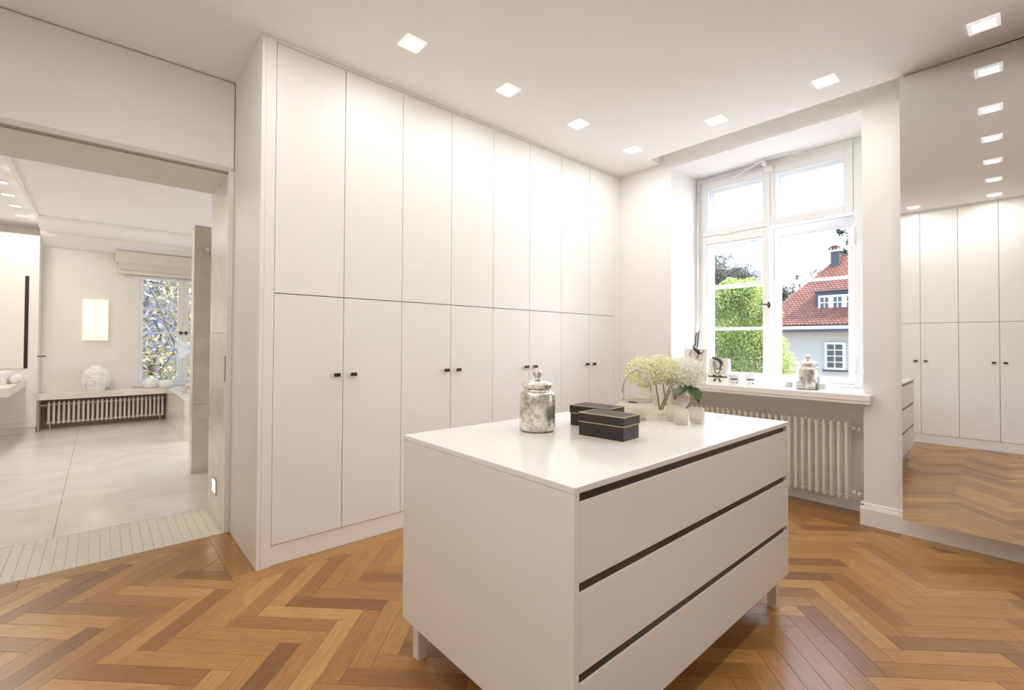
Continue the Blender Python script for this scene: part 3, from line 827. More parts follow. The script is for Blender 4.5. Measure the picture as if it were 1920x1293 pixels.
# ribbed vase with flowers
VX, VY = 2.318, 1.352
vs = thing('ribbed_vase', 'round ribbed champagne glass vase on the island', 'vase', (VX, VY, ZT))
vprof = [(0.001,0.004),(0.064,0.0),(0.070,0.006),(0.104,0.036),(0.126,0.072),(0.132,0.100),(0.124,0.132),(0.104,0.160),(0.086,0.176),(0.082,0.186)]
rib = lambda a, z: 1+0.018*math.cos(22*a)*min(1, max(0, (z-0.01)/0.03))
local(vs, MB().lathe(vprof, 132, cap=False, mod=rib), 'vase_glass', 'vase', smooth=True)
def hydrangea(cx, cy, cz, r, mt, label, nfl, leaf=None):
    t = thing('hydrangea', label, 'flower', (cx, cy, cz), 'flowers in the ribbed vase')
    mb = MB()
    for i in range(nfl):
        zf = 1-1.55*(i+0.5)/nfl
        a = i*2.39996
        q = math.sqrt(max(0, 1-zf*zf))
        n = Vector((q*math.cos(a), q*math.sin(a), zf)); n.normalize()
        rr = r*random.uniform(0.84, 1.06)
        c = n*rr; c.z *= 0.86
        t1 = n.orthogonal().normalized(); t1.rotate(Matrix.Rotation(random.uniform(0, 6.28), 3, n)); t2 = n.cross(t1)
        fs_ = r*random.uniform(0.22, 0.32)
        for k in range(4):
            b0 = t1*math.cos(k*math.pi/2)+t2*math.sin(k*math.pi/2); b1 = t1*math.cos(k*math.pi/2+0.9)+t2*math.sin(k*math.pi/2+0.9)
            bm_ = (b0+b1).normalized()
            cup = random.uniform(0.05, 0.35)
            mb.add([c, c+b0*fs_*0.72+n*fs_*cup*0.7, c+bm_*fs_*1.15+n*fs_*cup, c+b1*fs_*0.72+n*fs_*cup*0.7], [(0,1,2,3)])
    local(t, mb, 'florets', mt, kind='stuff')
    local(t, MB().ball((0,0,-r*0.1), r*0.72, 14, 10), 'flower_core', mt, smooth=True)
    base = Vector((VX-cx+random.uniform(-.02,.02), VY-cy+random.uniform(-.02,.02), ZT+0.02-cz))
    rim = Vector(((VX-cx)*0.6, (VY-cy)*0.6, ZT+0.16-cz))
    local(t, MB().tube([(0,0,-r*0.5), rim, base], 0.0045, 6), 'stem', 'leaf', smooth=True)
    if leaf:
        for lx, ly, lz, ln in leaf:
            mb = MB(); d = Vector((lx,ly,lz)).normalized(); sd_ = d.cross(Vector((0,0,1))).normalized(); up = sd_.cross(d)
            pr = [(0,0),(0.2,0.24),(0.34,0.30),(0.42,0.26),(0.55,0.33),(0.72,0.20),(0.80,0.20),(1,0)]
            vsx = []; fsx = []
            o0 = Vector((0,0,-r*0.55))+d*r*0.45
            for u_, w_ in pr:
                mid = o0+d*(ln*u_)-Vector((0,0,1))*ln*0.25*u_*u_
                vsx += [mid+sd_*ln*w_+up*ln*0.10, mid, mid-sd_*ln*w_+up*ln*0.10]
            for j in range(len(pr)-1):
                fsx += [(3*j,3*j+1,3*j+4,3*j+3),(3*j+1,3*j+2,3*j+5,3*j+4)]
            mb.add(vsx, fsx); local(t, mb, 'leaf', 'leaf', smooth=True)
    return t
def at_px(u, v, x=None, y=None, z=None):
    d = F*FPX + RR*(u-960) - UU*(v-CY); c = Vector((0,0,1.3))
    if x is not None: k = x/d.x
    elif y is not None: k = y/d.y
    else: k = (z-1.3)/d.z
    return c+d*k
hydrangea(VX-0.070, VY+0.085, ZT+0.222, 0.100, 'petal', 'cream hydrangea head with yellowish petals, behind the arched basket handle', 130)
hydrangea(VX-0.012, VY+0.012, ZT+0.236, 0.094, 'petal', 'cream hydrangea head in the middle of the bouquet', 85)
hydrangea(VX+0.080, VY-0.085, ZT+0.218, 0.100, 'petalw', 'greenish white hydrangea head over the dark leaves', 100, [(-0.85,-0.15,-0.20,0.13),(-0.55,-0.70,-0.30,0.12),(-0.90,0.35,0.12,0.09)])
hydrangea(VX+0.125, VY-0.030, ZT+0.222, 0.082, 'petalw', 'pure white hydrangea head on the window side of the bouquet', 75)
# three small pressed glasses
def tealight(x, y, label, kind):
    t = thing('tealight_glass', label, 'candle holder', (x, y, ZT), 'small glasses on the island')
    if kind == 'swirl': f_ = lambda a, z: 1+0.055*math.cos(16*a+z*75)
    elif kind == 'diamond': f_ = lambda a, z: 1+0.045*math.cos(20*a)*math.cos(z*260)
    else: f_ = lambda a, z: 1+0.030*(1 if math.cos(24*a+(math.pi if int(z/0.007)%2 else 0)) > 0 else -0.6)
    pr = [(0.001,0.001),(0.026,0.0),(0.030,0.004)]+[(0.031+0.0035*k/40, 0.004+0.070*k/40) for k in range(1,41)]+[(0.0325,0.0745),(0.031,0.066),(0.027,0.010),(0.001,0.008)]
    local(t, MB().lathe(pr, 96, cap=False, mod=f_), 'glass_cup', 'cut', smooth=True)
    local(t, MB().lathe([(0.001,0.010),(0.024,0.010),(0.024,0.026),(0.001,0.026)], 20, cap=False), 'candle', 'wax', smooth=True)
tealight(2.146, 1.205, 'small pressed glass tealight holder with a diamond texture, nearest the vase', 'diamond')
tealight(2.082, 1.126, 'small pressed glass tealight holder with slanting swirl ribs', 'swirl')
tealight(2.165, 1.090, 'small pressed glass tealight holder with a beaded texture, nearest the drawers', 'bead')

# ------------------------------------------------------------------ things on the window sill
ZS = 0.935
silver_jar((4.285, 1.222, ZS), 'silvered antique glass jar with a knobbed lid on the window sill', 1.03)
for x, y, lb in ((4.244,1.348,'white candle in clear glass on the sill, on the tin side of the silvered jar'),
                 (4.190,1.252,'white candle in clear glass on the sill, right in front of the silvered jar'),
                 (4.262,1.120,'white candle in clear glass on the sill, on the mirror side of the silvered jar')):
    t = thing('candle_glass', lb, 'candle', (x, y, ZS), 'candles on the window sill')
    local(t, MB().lathe([(0.001,0.001),(0.027,0.0),(0.030,0.004),(0.032,0.066),(0.0305,0.066),(0.028,0.008),(0.001,0.006)], 28, cap=False), 'glass_cup', 'tglass', smooth=True)
    local(t, MB().lathe([(0.001,0.008),(0.027,0.008),(0.0285,0.050),(0.001,0.050)], 24, cap=False), 'wax', 'wax', smooth=True)
    local(t, MB().tube([(0,0,0.05),(0.001,0,0.058)], 0.001, 5), 'wick', 'print')
for i, (x, y) in enumerate(((4.150,1.748),(4.205,1.636))):
    t = thing('lidded_tin', ('white lidded tin with dark printed label, beside the gift bag', 'white lidded tin with dark printed label, nearer the silvered jar')[i], 'tin', (x, y, ZS), 'tins on the window sill')
    local(t, MB().lathe([(0.001,0.0),(0.045,0.0),(0.047,0.002),(0.047,0.072)], 36, cap=False), 'tin_body', 'tin', smooth=False)
    local(t, MB().lathe([(0.0485,0.072),(0.0485,0.094),(0.046,0.098),(0.001,0.098)], 36, cap=False), 'lid', 'tin', smooth=False)
    def patch(a0, a1, z0, z1, nm):
        n = 10; v = []; f = []
        for k in range(n+1):
            a = a0+(a1-a0)*k/n
            v += [(0.0474*math.cos(a), 0.0474*math.sin(a), z0), (0.0474*math.cos(a), 0.0474*math.sin(a), z1)]
        for k in range(n): f.append((2*k, 2*k+2, 2*k+3, 2*k+1))
        local(t, MB().add(v, f), nm, 'print')
    fa = math.radians(205)     # faces the room
    patch(fa-0.62, fa+0.62, 0.050, 0.061, 'label_print')
    patch(fa+0.30, fa+0.50, 0.020, 0.032, 'label_print')
    patch(fa-0.35, fa+0.22, 0.030, 0.0315, 'label_print')
    patch(fa-0.35, fa+0.22, 0.022, 0.0235, 'label_print')
    if i: local(t, MB().ball((0,0,0.102), 0.006, 8, 6, 1.6, 1.6, 0.7), 'lid_knob', 'print', smooth=True)
def paper_bag(name, label, x, y, w, d, hh, ang, bow, curve=0.0):
    t = thing(name, label, 'gift bag', (x, y, ZS), 'gift bags on the window sill')
    t.rotation_euler[2] = ang       # local +y runs along the front (width), front faces local -x
    prof = [(-d/2,0),(d/2,0),(d/2*0.35,hh),(-d/2*0.35,hh)]
    local(t, MB().extrude(prof, 'y', -w/2, w/2), 'bag_body', 'paper', bevel=0.001)
    def front(z): return -d/2+(d/2*0.65)*z/hh
    def strip(y0, y1, z0, z1, nm, mt='print', off=0.0012):
        local(t, MB().add([(front(z0)-off,y0,z0),(front(z0)-off,y1,z0),(front(z1)-off,y1,z1),(front(z1)-off,y0,z1)], [(0,1,2,3)]), nm, mt)
    return t, front, strip
t, fr_, st = paper_bag('gift_bag', 'ivory gift bag with a printed frame, dark cord handles and a brown bow', 4.215, 1.905, 0.185, 0.085, 0.228, math.radians(-4), True)
for y0, y1, z0, z1 in ((-0.062,0.062,0.162,0.1635),(-0.062,0.062,0.098,0.0995),(-0.062,-0.0605,0.098,0.1635),(0.0605,0.062,0.098,0.1635)): st(y0, y1, z0, z1, 'printed_frame')
for k in range(7): st(-0.040+k*0.0125, -0.034+k*0.0125, 0.128, 0.136, 'printed_lettering')
st(-0.092, 0.092, 0.060, 0.070, 'ribbon', 'ribbon', 0.002)
for sg in (-1, 1):
    local(t, MB().add([(fr_(0.066)-0.004,0,0.066),(fr_(0.07)-0.012,sg*0.036,0.086),(fr_(0.07)-0.012,sg*0.040,0.056)], [(0,1,2)]), 'bow_loop', 'ribbon')
    local(t, MB().add([(fr_(0.06)-0.004,0,0.066),(fr_(0.05)-0.008,sg*0.042,0.024),(fr_(0.05)-0.008,sg*0.020,0.020)], [(0,1,2)]), 'bow_tail', 'ribbon')
def cord(p0, p1, drop, f_, off):
    return [(f_(0.2)-off, p0+(p1-p0)*k/12, 0.205-drop*math.sin(math.pi*k/12)**0.7) for k in range(13)]
local(t, MB().tube(cord(-0.040, 0.045, 0.118, lambda z: -0.030, 0.006), 0.0028, 6), 'cord_handle', 'ribbon', smooth=True)
local(t, MB().tube(cord(-0.034, 0.036, 0.070, lambda z: -0.022, 0.006), 0.0028, 6), 'cord_handle', 'ribbon', smooth=True)
local(t, MB().tube([(-0.020,0.055,0.236),(-0.026,0.02,0.228),(-0.030,-0.02,0.214),(-0.032,-0.036,0.180)], [0.008,0.013,0.015,0.010], 8), 'ribbon_knot', 'ribbon', smooth=True)
t, fr_, st = paper_bag('gift_bag', 'taller white gift bag with a dark ribbon knot in the corner of the window recess', 4.235, 2.135, 0.215, 0.10, 0.315, math.radians(6), False)
st(-0.107, 0.107, 0.132, 0.1333, 'printed_line')
for k in range(9): st(-0.06+k*0.013, -0.053+k*0.013, 0.205, 0.211, 'printed_lettering')
local(t, MB().tube([(-0.03,0.010,0.345),(-0.045,0.0,0.315),(-0.05,-0.03,0.295),(-0.05,-0.05,0.262)], [0.010,0.016,0.020,0.008], 8), 'ribbon_knot', 'ribbon', smooth=True)
local(t, MB().tube([(-0.045,0.03,0.30),(-0.048,0.045,0.255),(-0.048,0.02,0.215),(-0.048,-0.015,0.205),(-0.048,-0.03,0.24),(-0.045,-0.045,0.285)], 0.0035, 6), 'cord_handle', 'ribbon', smooth=True)
local(t, MB().tube([(-0.05,-0.03,0.285),(-0.055,-0.07,0.27),(-0.05,-0.09,0.300)], [0.006,0.005,0.003], 6), 'cord_handle', 'ribbon', smooth=True)

# ------------------------------------------------------------------ bathroom shell
bf = struct(bx(-1.95, 2.6, YD, 9.85, -0.12, -0.010).build('floor', 'grout'), 'pale marble slab floor of the bathroom')
XS = [-1.95, -1.42, -0.215, 0.99, 2.2, 2.6]; YS = [4.30, 4.93, 6.15, 7.37, 8.59, 9.82]
for i in range(len(XS)-1):
    for j in range(len(YS)-1):
        MB().box(XS[i]+0.0012, XS[i+1]-0.0012, YS[j]+0.0012, YS[j+1]-0.0012, -0.0099, 0.0).build('floor_slab', 'marblefl', bf)
ms = struct(bx(-0.76, 0.646, 3.661, 4.299, -0.0098, -0.004).build('door_2', 'grout'), 'mosaic threshold strip in the bathroom opening')
mb = MB(); tw, th = 0.0512, 0.0135
x = -0.29 - 9*tw
while x < 0.646:
    y = 3.661
    while y < 4.296:
        mb.box(max(x+0.0009,-0.76), min(x+tw-0.0009,0.645), y+0.0008, min(y+th-0.0008,4.298), -0.0039, 0.0)
        y += th
    x += tw
mb.build('mosaic_tiles', 'mosaic', ms, kind='stuff')
BC = 2.95
mb = MB()
mb.box(-1.95, 2.6, 4.30, 9.85, BC, 3.10)
mb.box(-1.95, 2.6, 3.6585, 4.30, 3.075, 3.10)
mb.extrude([(9.72,2.69),(9.64,2.70),(9.40,2.80),(9.36,2.83),(9.36,2.86),(8.70,2.90),(8.66,2.93),(8.66,2.951),(9.72,2.951)], 'x', -0.654, 2.6)
mb.box(-0.66,-0.62, 4.3, 8.66, 2.915, 2.951)
struct(mb.build('ceiling', 'ceil'), 'white bathroom ceiling with a stepped cornice')
mb = MB()
mb.box(-2.0, 0.40, 9.72, 9.98, 0, 2.98); mb.box(1.60, 2.6, 9.72, 9.98, 0, 2.98)
mb.box(0.40, 1.60, 9.72, 9.98, 0, 0.55); mb.box(0.40, 1.60, 9.72, 9.98, 2.42, 2.98)
struct(mb.build('wall_bathroom_far', 'bathwall'), 'far bathroom wall with a tall window')
struct(bx(-2.05, -1.95, 4.2, 9.9, 0, 3.0).build('wall_bathroom_left', 'bathwall'), 'left bathroom wall')
mb = MB(); mb.box(2.6, 2.7, 4.2, 6.05, 0, 3.0); mb.box(2.6, 2.7, 6.95, 9.9, 0, 3.0); mb.box(2.6, 2.7, 6.05, 6.95, 0, 0.9); mb.box(2.6, 2.7, 6.05, 6.95, 2.2, 3.0); mb.box(0.80, 2.6, 4.18, 4.30, 0, 3.0); mb.box(-1.95,-1.05,4.18,4.30,0,3.0)
struct(mb.build('wall_bathroom_right', 'bathwall'), 'right bathroom wall')
# bathroom window
bw = struct(MB().box(0.40,0.475,9.70,9.80,0.55,2.42).box(1.525,1.60,9.70,9.80,0.55,2.42).box(0.475,1.525,9.70,9.80,2.36,2.42).box(0.475,1.525,9.70,9.80,0.55,0.60).build('window_2', 'frame', bevel=0.003), 'white bathroom casement window with glazing bars')
for y0, y1 in ((0.478,1.058),(1.064,1.522)):
    px0, px1 = (y0+0.045, y1-0.070) if y0 < 0.6 else (y0+0.07, y1-0.045)
    mb = MB()
    mb.box(y0,px0,9.695,9.745,0.603,2.357); mb.box(px1,y1,9.695,9.745,0.603,2.357)
    mb.box(px0,px1,9.695,9.745,0.603,0.64); mb.box(px0,px1,9.695,9.745,2.31,2.357)
    s_ = mb.build('sash', 'frame', bw, bevel=0.002)
    zs = [0.64, 1.041, 1.432, 1.828, 2.231, 2.31]
    for z in zs[1:-1]: MB().box(px0,px1,9.705,9.735,z-0.012,z+0.012).build('glazing_bar', 'frame', s_)
    for a, b in zip(zs, zs[1:]): MB().box(px0,px1,9.718,9.722,a,b).build('pane', 'glass', s_)
    kx = 1.031 if y0 < 0.6 else 1.105
    hh = MB().ball((kx,9.69,1.435), 0.020, 10, 8, 0.8, 0.5, 1.6).build('handle', 'knob', s_, smooth=True)
    MB().tube([(kx-0.04,9.675,1.435),(kx+0.04,9.675,1.435)], 0.006, 6).build('lever', 'knob', hh)
bw3 = struct(MB().box(2.61,2.68,6.05,6.11,0.9,2.2).box(2.61,2.68,6.89,6.95,0.9,2.2).box(2.61,2.68,6.11,6.89,0.9,0.96).box(2.61,2.68,6.11,6.89,2.14,2.2).box(2.61,2.68,6.47,6.53,0.96,2.14).build('added_window_3', 'frame', bevel=0.002), 'unseen side window added for daylight in the bathroom behind the shower partition')  # side window out of view, added to light the bathroom
for a, b in ((6.11,6.47),(6.53,6.89)): MB().box(2.64,2.644,a,b,0.96,2.14).build('pane', 'glass', bw3)
bl = thing('roman_blind', 'raised cream linen blind above the bathroom window', 'blind', (0.85, 9.6, 2.37))
MB().box(0.165,1.70,9.55,9.70,2.53,2.715).build('pelmet', 'sheer', bl, bevel=0.004)
MB().box(0.205,1.66,9.535,9.69,2.43,2.535).build('folded_fabric', 'fabric', bl, bevel=0.01)
MB().box(0.205,1.66,9.60,9.67,2.37,2.432).build('hem', 'sheer', bl, bevel=0.004)
MB().tube([(0.178,9.60,2.53),(0.182,9.60,1.02)], 0.003, 5).build('cord', 'white', bl)
MB().ball((0.182,9.60,1.0), 0.012, 8, 6, 1,1,2).build('cord_weight', 'white', bl, smooth=True)
# bench, niche, radiator
bench = thing('marble_bench', 'long marble bench shelf over the bathroom radiator', 'bench', (0.1, 9.5, 0))
MB().box(-0.652, 0.828, 9.30, 9.718, 0.452, 0.53).build('bench_slab', 'marble', bench, bevel=0.002)
struct(MB().box(-0.652, 0.828, 9.70, 9.719, 0.0, 0.451).box(-0.652, -0.63, 9.34, 9.699, 0.0, 0.451).build('trim_3', 'niche'), 'taupe lining of the radiator niche under the bench')
radiator('tube_radiator', 'low white tube radiator under the marble bathroom bench', 26, 0.0532, 0.0, 0.335, 0.07, 0.0145, 'x', (-0.545, 9.535, 0.062), [(0.29, -1)])
rd = [o for o in COL.objects if o.name == 'tube_radiator'][0]
for x in (0.01, 1.30): local(rd, MB().tube([(x,0.035,-0.062),(x,0.035,0.04)], 0.009, 8), 'foot', 'metal')
# bath tub
tub = thing('bath_tub', 'built-in bath tub clad in marble slabs', 'bath tub', (1.4, 8.4, 0))
MB().box(0.832, 0.85, 7.325, 9.716, 0, 0.478).build('side_slab', 'marble', tub, bevel=0.001)
MB().box(0.851, 2.598, 7.325, 7.345, 0, 0.478).build('front_slab', 'marble', tub, bevel=0.001)
MB().box(0.829, 1.02, 7.318, 9.718, 0.479, 0.53).box(2.30, 2.598, 7.318, 9.718, 0.479, 0.53).box(1.02, 2.30, 7.318, 7.50, 0.479, 0.53).box(1.02, 2.30, 9.50, 9.718, 0.479, 0.53).build('deck', 'marblefl', tub)
MB().box(1.02, 2.30, 7.50, 9.50, 0.10, 0.14).box(1.0,1.02,7.48,9.52,0.10,0.478).box(2.30,2.32,7.48,9.52,0.10,0.478).box(1.02,2.30,7.48,7.50,0.10,0.478).box(1.02,2.30,9.50,9.52,0.10,0.478).build('basin', 'ceramic', tub)
tp = thing('bath_tap', 'curved chrome tap on the bath tub deck', 'tap', (0.95, 8.30, 0.53))
local(tp, MB().lathe([(0.035,0),(0.035,0.035),(0.03,0.04)], 16), 'tap_base', 'metal', smooth=False)
local(tp, MB().tube([(0,0,0.03),(0.0,0.0,0.10),(0.03,0.02,0.13),(0.10,0.04,0.12),(0.14,0.05,0.09)], 0.014, 8), 'spout', 'metal', smooth=True)
# shower partition
pt = thing('shower_partition', 'marble clad shower partition wall inside the bathroom', 'partition', (1.3, 5.56, 0))
for z0, z1 in ((0,0.673),(0.675,1.341),(1.343,2.44)):
    MB().box(0.682, 2.598, 5.475, 5.65, z0, z1).build('marble_slab', 'marble', pt, bevel=0.0015)
MB().box(0.826, 0.832, 5.468, 5.4745, 0.0, 2.10).build('glass_channel', 'metal', pt)
tag(MB().lathe([(0.012,0),(0.012,0.03),(0.035,0.034),(0.038,0.045),(0.03,0.055)], 16).build('shower_knob', 'metal', smooth=True), 'round metal knob high on the marble shower partition', 'knob')
kn = [o for o in COL.objects if o.name == 'shower_knob'][0]
kn.location = (0.80, 5.475, 2.21); kn.rotation_euler[0] = math.radians(90)
# wall lamp
wl = thing('wall_lamp', 'glowing frosted glass wall lamp with two light tubes in the bathroom', 'lamp', (-0.055, 9.70, 1.3))
MB().box(-0.205, 0.095, 9.655, 9.665, 1.30, 1.935).build('glass_shade', 'wlamp', wl, bevel=0.004)
for x in (-0.135, 0.025): MB().tube([(x,9.649,1.40),(x,9.649,1.86)], 0.014, 10).build('light_tube', 'wtube', wl, smooth=True)
MB().box(-0.16, 0.05, 9.666, 9.719, 1.36, 1.88).build('back_plate', 'white', wl)
# tall unit, counter, basin
tu = thing('bathroom_cabinet', 'tall white built-in bathroom unit with a door and a drawer', 'cabinet', (-1.3, 9.5, 0))
mb = MB(); mb.box(-1.949,-0.655,9.34,9.719,0.085,2.775); mb.box(-1.949,-0.662,9.36,9.719,0,0.085)
mb.build('body', 'bathwall', tu)
MB().box(-1.60,-0.790,9.322,9.3395,0.91,2.19).build('door', 'bathwall', tu, bevel=0.001)
MB().box(-0.789,-0.752,9.330,9.3395,0.905,2.195).build('dark_strip', 'chan', tu)  # dark strip along the edge of the cabinet door
MB().box(-1.60,-0.728,9.328,9.3395,0.150,0.545).build('drawer', 'bathwall', tu, bevel=0.002)
MB().box(-0.662,-0.6545,9.335,9.3395,0.09,2.77).build('edge_strip', 'trim', tu)
tag(bx(-1.948, -0.765, 7.70, 9.326, 0.655, 0.752).build('marble_counter', 'marble', bevel=0.002), 'thick marble wash counter in front of the tall bathroom unit', 'counter')
MB().box(-1.948, -1.5, 7.8, 9.2, 0.0, 0.654).build('counter_support', 'bathwall', [o for o in COL.objects if o.name == 'marble_counter'][0])
bs = thing('wash_basin', 'white rectangular wash basin on the marble counter', 'basin', (-1.3, 8.6, 0.752))
mb = MB(); mb.box(-1.75,-0.86,8.30,8.95,0.7525,0.77); mb.box(-1.75,-1.72,8.30,8.95,0.77,0.90); mb.box(-0.89,-0.86,8.30,8.95,0.77,0.90); mb.box(-1.72,-0.89,8.30,8.33,0.77,0.90); mb.box(-1.72,-0.89,8.92,8.95,0.77,0.90)
mb.build('basin_bowl', 'ceramic', bs, bevel=0.004)
local(bs, MB().lathe([(0.02,0.018),(0.02,0.02)], 12), 'drain', 'metal')
tw_ = thing('rolled_towel', 'rolled white towel beside the wash basin', 'towel', (-0.80, 8.75, 0.752))
local(tw_, MB().tube([(0,-0.22,0.05),(0,0.22,0.05)], 0.05, 16), 'towel_roll', 'towel', smooth=True)
local(tw_, MB().tube([(0,-0.223,0.05),(0,-0.219,0.05)], 0.03, 12), 'towel_fold', 'towel')
hk = thing('towel_lever', 'small dark lever on the edge of the tall bathroom unit', 'handle', (-0.648, 9.335, 1.07))
MB().box(-0.66,-0.57,9.325,9.334,1.065,1.08).build('lever', 'knob', hk)
# bathroom spots
L5 = ['seventh', 'sixth', 'fifth', 'fourth', 'third', 'second', 'first']
proto = None
for y in (5.4, 5.98, 6.56, 7.14, 7.71, 8.29, 8.87):
    t = thing('ceiling_spotlight', 'small square bathroom ceiling spotlight, '+L5.pop(0)+' of its row from the far wall', 'ceiling light', (-0.80, y, BC), 'spotlights in the bathroom ceiling')
    if proto is None:
        a = local(t, MB().box(-0.05,0.05,-0.05,0.05,-0.006,-0.0005), 'diffuser', 'lamp')
        b = local(t, MB().box(-0.058,0.058,-0.058,-0.05,-0.008,0).box(-0.058,0.058,0.05,0.058,-0.008,0).box(-0.058,-0.05,-0.05,0.05,-0.008,0).box(0.05,0.058,-0.05,0.05,-0.008,0), 'rim', 'trim')
        proto = (a, b)
    else:
        for q in proto:
            c = q.copy(); COL.objects.link(c); c.parent = t
    ld = bpy.data.lights.new('spot_light', 'AREA'); ld.size = 0.09; ld.energy = 2.8; ld.color = (1, 0.93, 0.84)
    lo = bpy.data.objects.new('spot_light', ld); COL.objects.link(lo); lo.parent = t; lo.location = (0,0,-0.012)
# buddha head: a carved head with tight curls
bd = thing('head_sculpture', 'white ceramic head sculpture with curled hair and closed eyes on the marble bench', 'sculpture', (-0.035, 9.50, 0.53))
HS = 0.385
def headr(th, z):   # th=0 faces the room (-y); z 0..1 of the height
    prof = [(0,0.30),(0.06,0.31),(0.12,0.325),(0.20,0.345),(0.30,0.385),(0.42,0.415),(0.55,0.425),(0.68,0.415),(0.78,0.36),(0.85,0.27),(0.875,0.215),(0.90,0.20),(0.95,0.165),(0.985,0.09),(1.0,0.01)]
    for (a, ra), (b, rb) in zip(prof, prof[1:]):
        if z <= b: r = ra+(rb-ra)*(z-a)/(b-a); break
    else: r = 0.01
    c = math.cos(th)
    g = lambda t0, z0, wt, wz, am: am*math.exp(-((th-t0)/wt)**2-((z-z0)/wz)**2)
    d = 0
    if abs(th) < 1.6:
        d += g(0,0.40,0.12,0.075,0.060) + g(0,0.47,0.075,0.09,0.035)      # nose
        d += g(0,0.255,0.22,0.026,0.030) + g(0,0.215,0.18,0.022,0.024)    # lips
        d += g(0,0.12,0.30,0.06,0.022)                                    # chin
        for s_ in (-1,1):
            d += g(s_*0.42,0.475,0.20,0.030,0.020) - g(s_*0.40,0.525,0.26,0.022,0.022) - g(s_*0.40,0.435,0.26,0.016,0.012)
            d += g(s_*0.40,0.57,0.30,0.022,0.018) + g(s_*0.62,0.33,0.3,0.09,0.018)
    return (r*0.96+d*1.5)*HS
nu, nv = 72, 60
vs_, fs_ = [], []
for j in range(nv+1):
    z = j/nv
    for k in range(nu):
        th = 2*math.pi*k/nu; th = th if th <= math.pi else th-2*math.pi
        r = headr(th, z)
        vs_.append((r*math.sin(th)*0.88, -r*math.cos(th)*1.05, z*HS))
for j in range(nv):
    for k in range(nu): fs_.append((j*nu+k, j*nu+(k+1)%nu, (j+1)*nu+(k+1)%nu, (j+1)*nu+k))
fs_.append(tuple(reversed(range(nu)))); fs_.append(tuple(nv*nu+k for k in range(nu)))
local(bd, MB().add(vs_, fs_), 'head', 'ceramic', smooth=True)
mb = MB()
for j in range(11):
    z = 0.66+0.034*j if j < 9 else 0.955+0.02*(j-9)
    r = headr(math.pi, min(z,0.995)); n = max(5, int(2*math.pi*r/0.030))
    for k in range(n):
        th = 2*math.pi*(k+0.5*(j%2))/n; th2 = th if th <= math.pi else th-2*math.pi
        if z < 0.70 and abs(th2) < 0.55: continue
        r2 = headr(th2, min(z,0.995))
        mb.ball((r2*math.sin(th2)*0.88, -r2*math.cos(th2)*1.05, z*HS), 0.0165, 7, 5)
for j in range(6):
    for k in range(12):
        th = math.pi*(0.35+1.30*k/11); z = 0.36+0.05*j
        th2 = th if th <= math.pi else th-2*math.pi
        r2 = headr(th2, z); mb.ball((r2*math.sin(th2)*0.88, -r2*math.cos(th2)*1.05, z*HS), 0.0165, 7, 5)
local(bd, mb, 'hair_curls', 'ceramic', smooth=True, kind='stuff')
for s_ in (-1, 1):
    local(bd, MB().tube([(s_*0.134,-0.01,0.215),(s_*0.146,-0.015,0.180),(s_*0.141,-0.02,0.130),(s_*0.130,-0.02,0.085),(s_*0.124,-0.015,0.055)], [0.012,0.020,0.014,0.017,0.008], 10), 'ear', 'ceramic', smooth=True)
local(bd, MB().lathe([(0.100,0.0),(0.106,0.006),(0.102,0.016)], 40), 'neck_base', 'ceramic', smooth=True)
# woven vases and orchid
for x, y, r, lb in ((0.640,9.55,0.104,'larger white vase with a raised lattice pattern on the bench'),(0.815,9.42,0.088,'smaller white vase with a raised lattice pattern on the bench')):
    t = thing('lattice_vase', lb, 'vase', (x, y, 0.53), 'lattice vases on the bathroom bench')
    z1 = r*1.45
    prof = [(r*0.55,0.0)]+[(r*(0.55+0.45*math.sin(math.pi*(0.08+0.84*k/24))), z1*k/24) for k in range(1,25)]+[(r*0.50,z1*1.04),(r*0.44,z1*1.02),(r*0.40,z1*0.9)]
    f_ = lambda a, z: 1+0.10*(abs(math.sin(9*a+z*math.pi/0.045))*abs(math.sin(9*a-z*math.pi/0.045))) 
    local(t, MB().lathe(prof, 108, cap=False, mod=f_), 'vase_body', 'ceramic', smooth=True)
    local(t, MB().lathe([(0.001,0.002),(r*0.54,0.002)], 40, cap=False), 'vase_base', 'ceramic')
oc = thing('orchid', 'white orchid stem rising from the smaller lattice vase', 'flower', (0.815, 9.42, 0.64))
stem = [(0,0,-0.08),(-0.06,-0.02,0.06),(-0.10,-0.03,0.16),(0.0,-0.04,0.30),(0.12,-0.05,0.55),(0.19,-0.06,0.66),(0.24,-0.07,0.62)]
local(oc, MB().tube(stem, 0.005, 6), 'stem', 'leaf', smooth=True)
for i, (x, z) in enumerate(((0.17,0.64),(0.235,0.60),(0.19,0.52),(0.245,0.48),(0.14,0.57),(0.20,0.42))):
    mb = MB(); c = Vector((x, -0.075, z))
    for k in range(5):
        a = 2*math.pi*k/5+0.3*i
        d = Vector((math.cos(a), -0.25, math.sin(a))); s_ = Vector((-math.sin(a), 0, math.cos(a)))
        mb.add([c, c+d*0.03+s_*0.022, c+d*0.058, c+d*0.03-s_*0.022], [(0,1,2,3)])
    local(oc, mb, 'blossom', 'orchid')

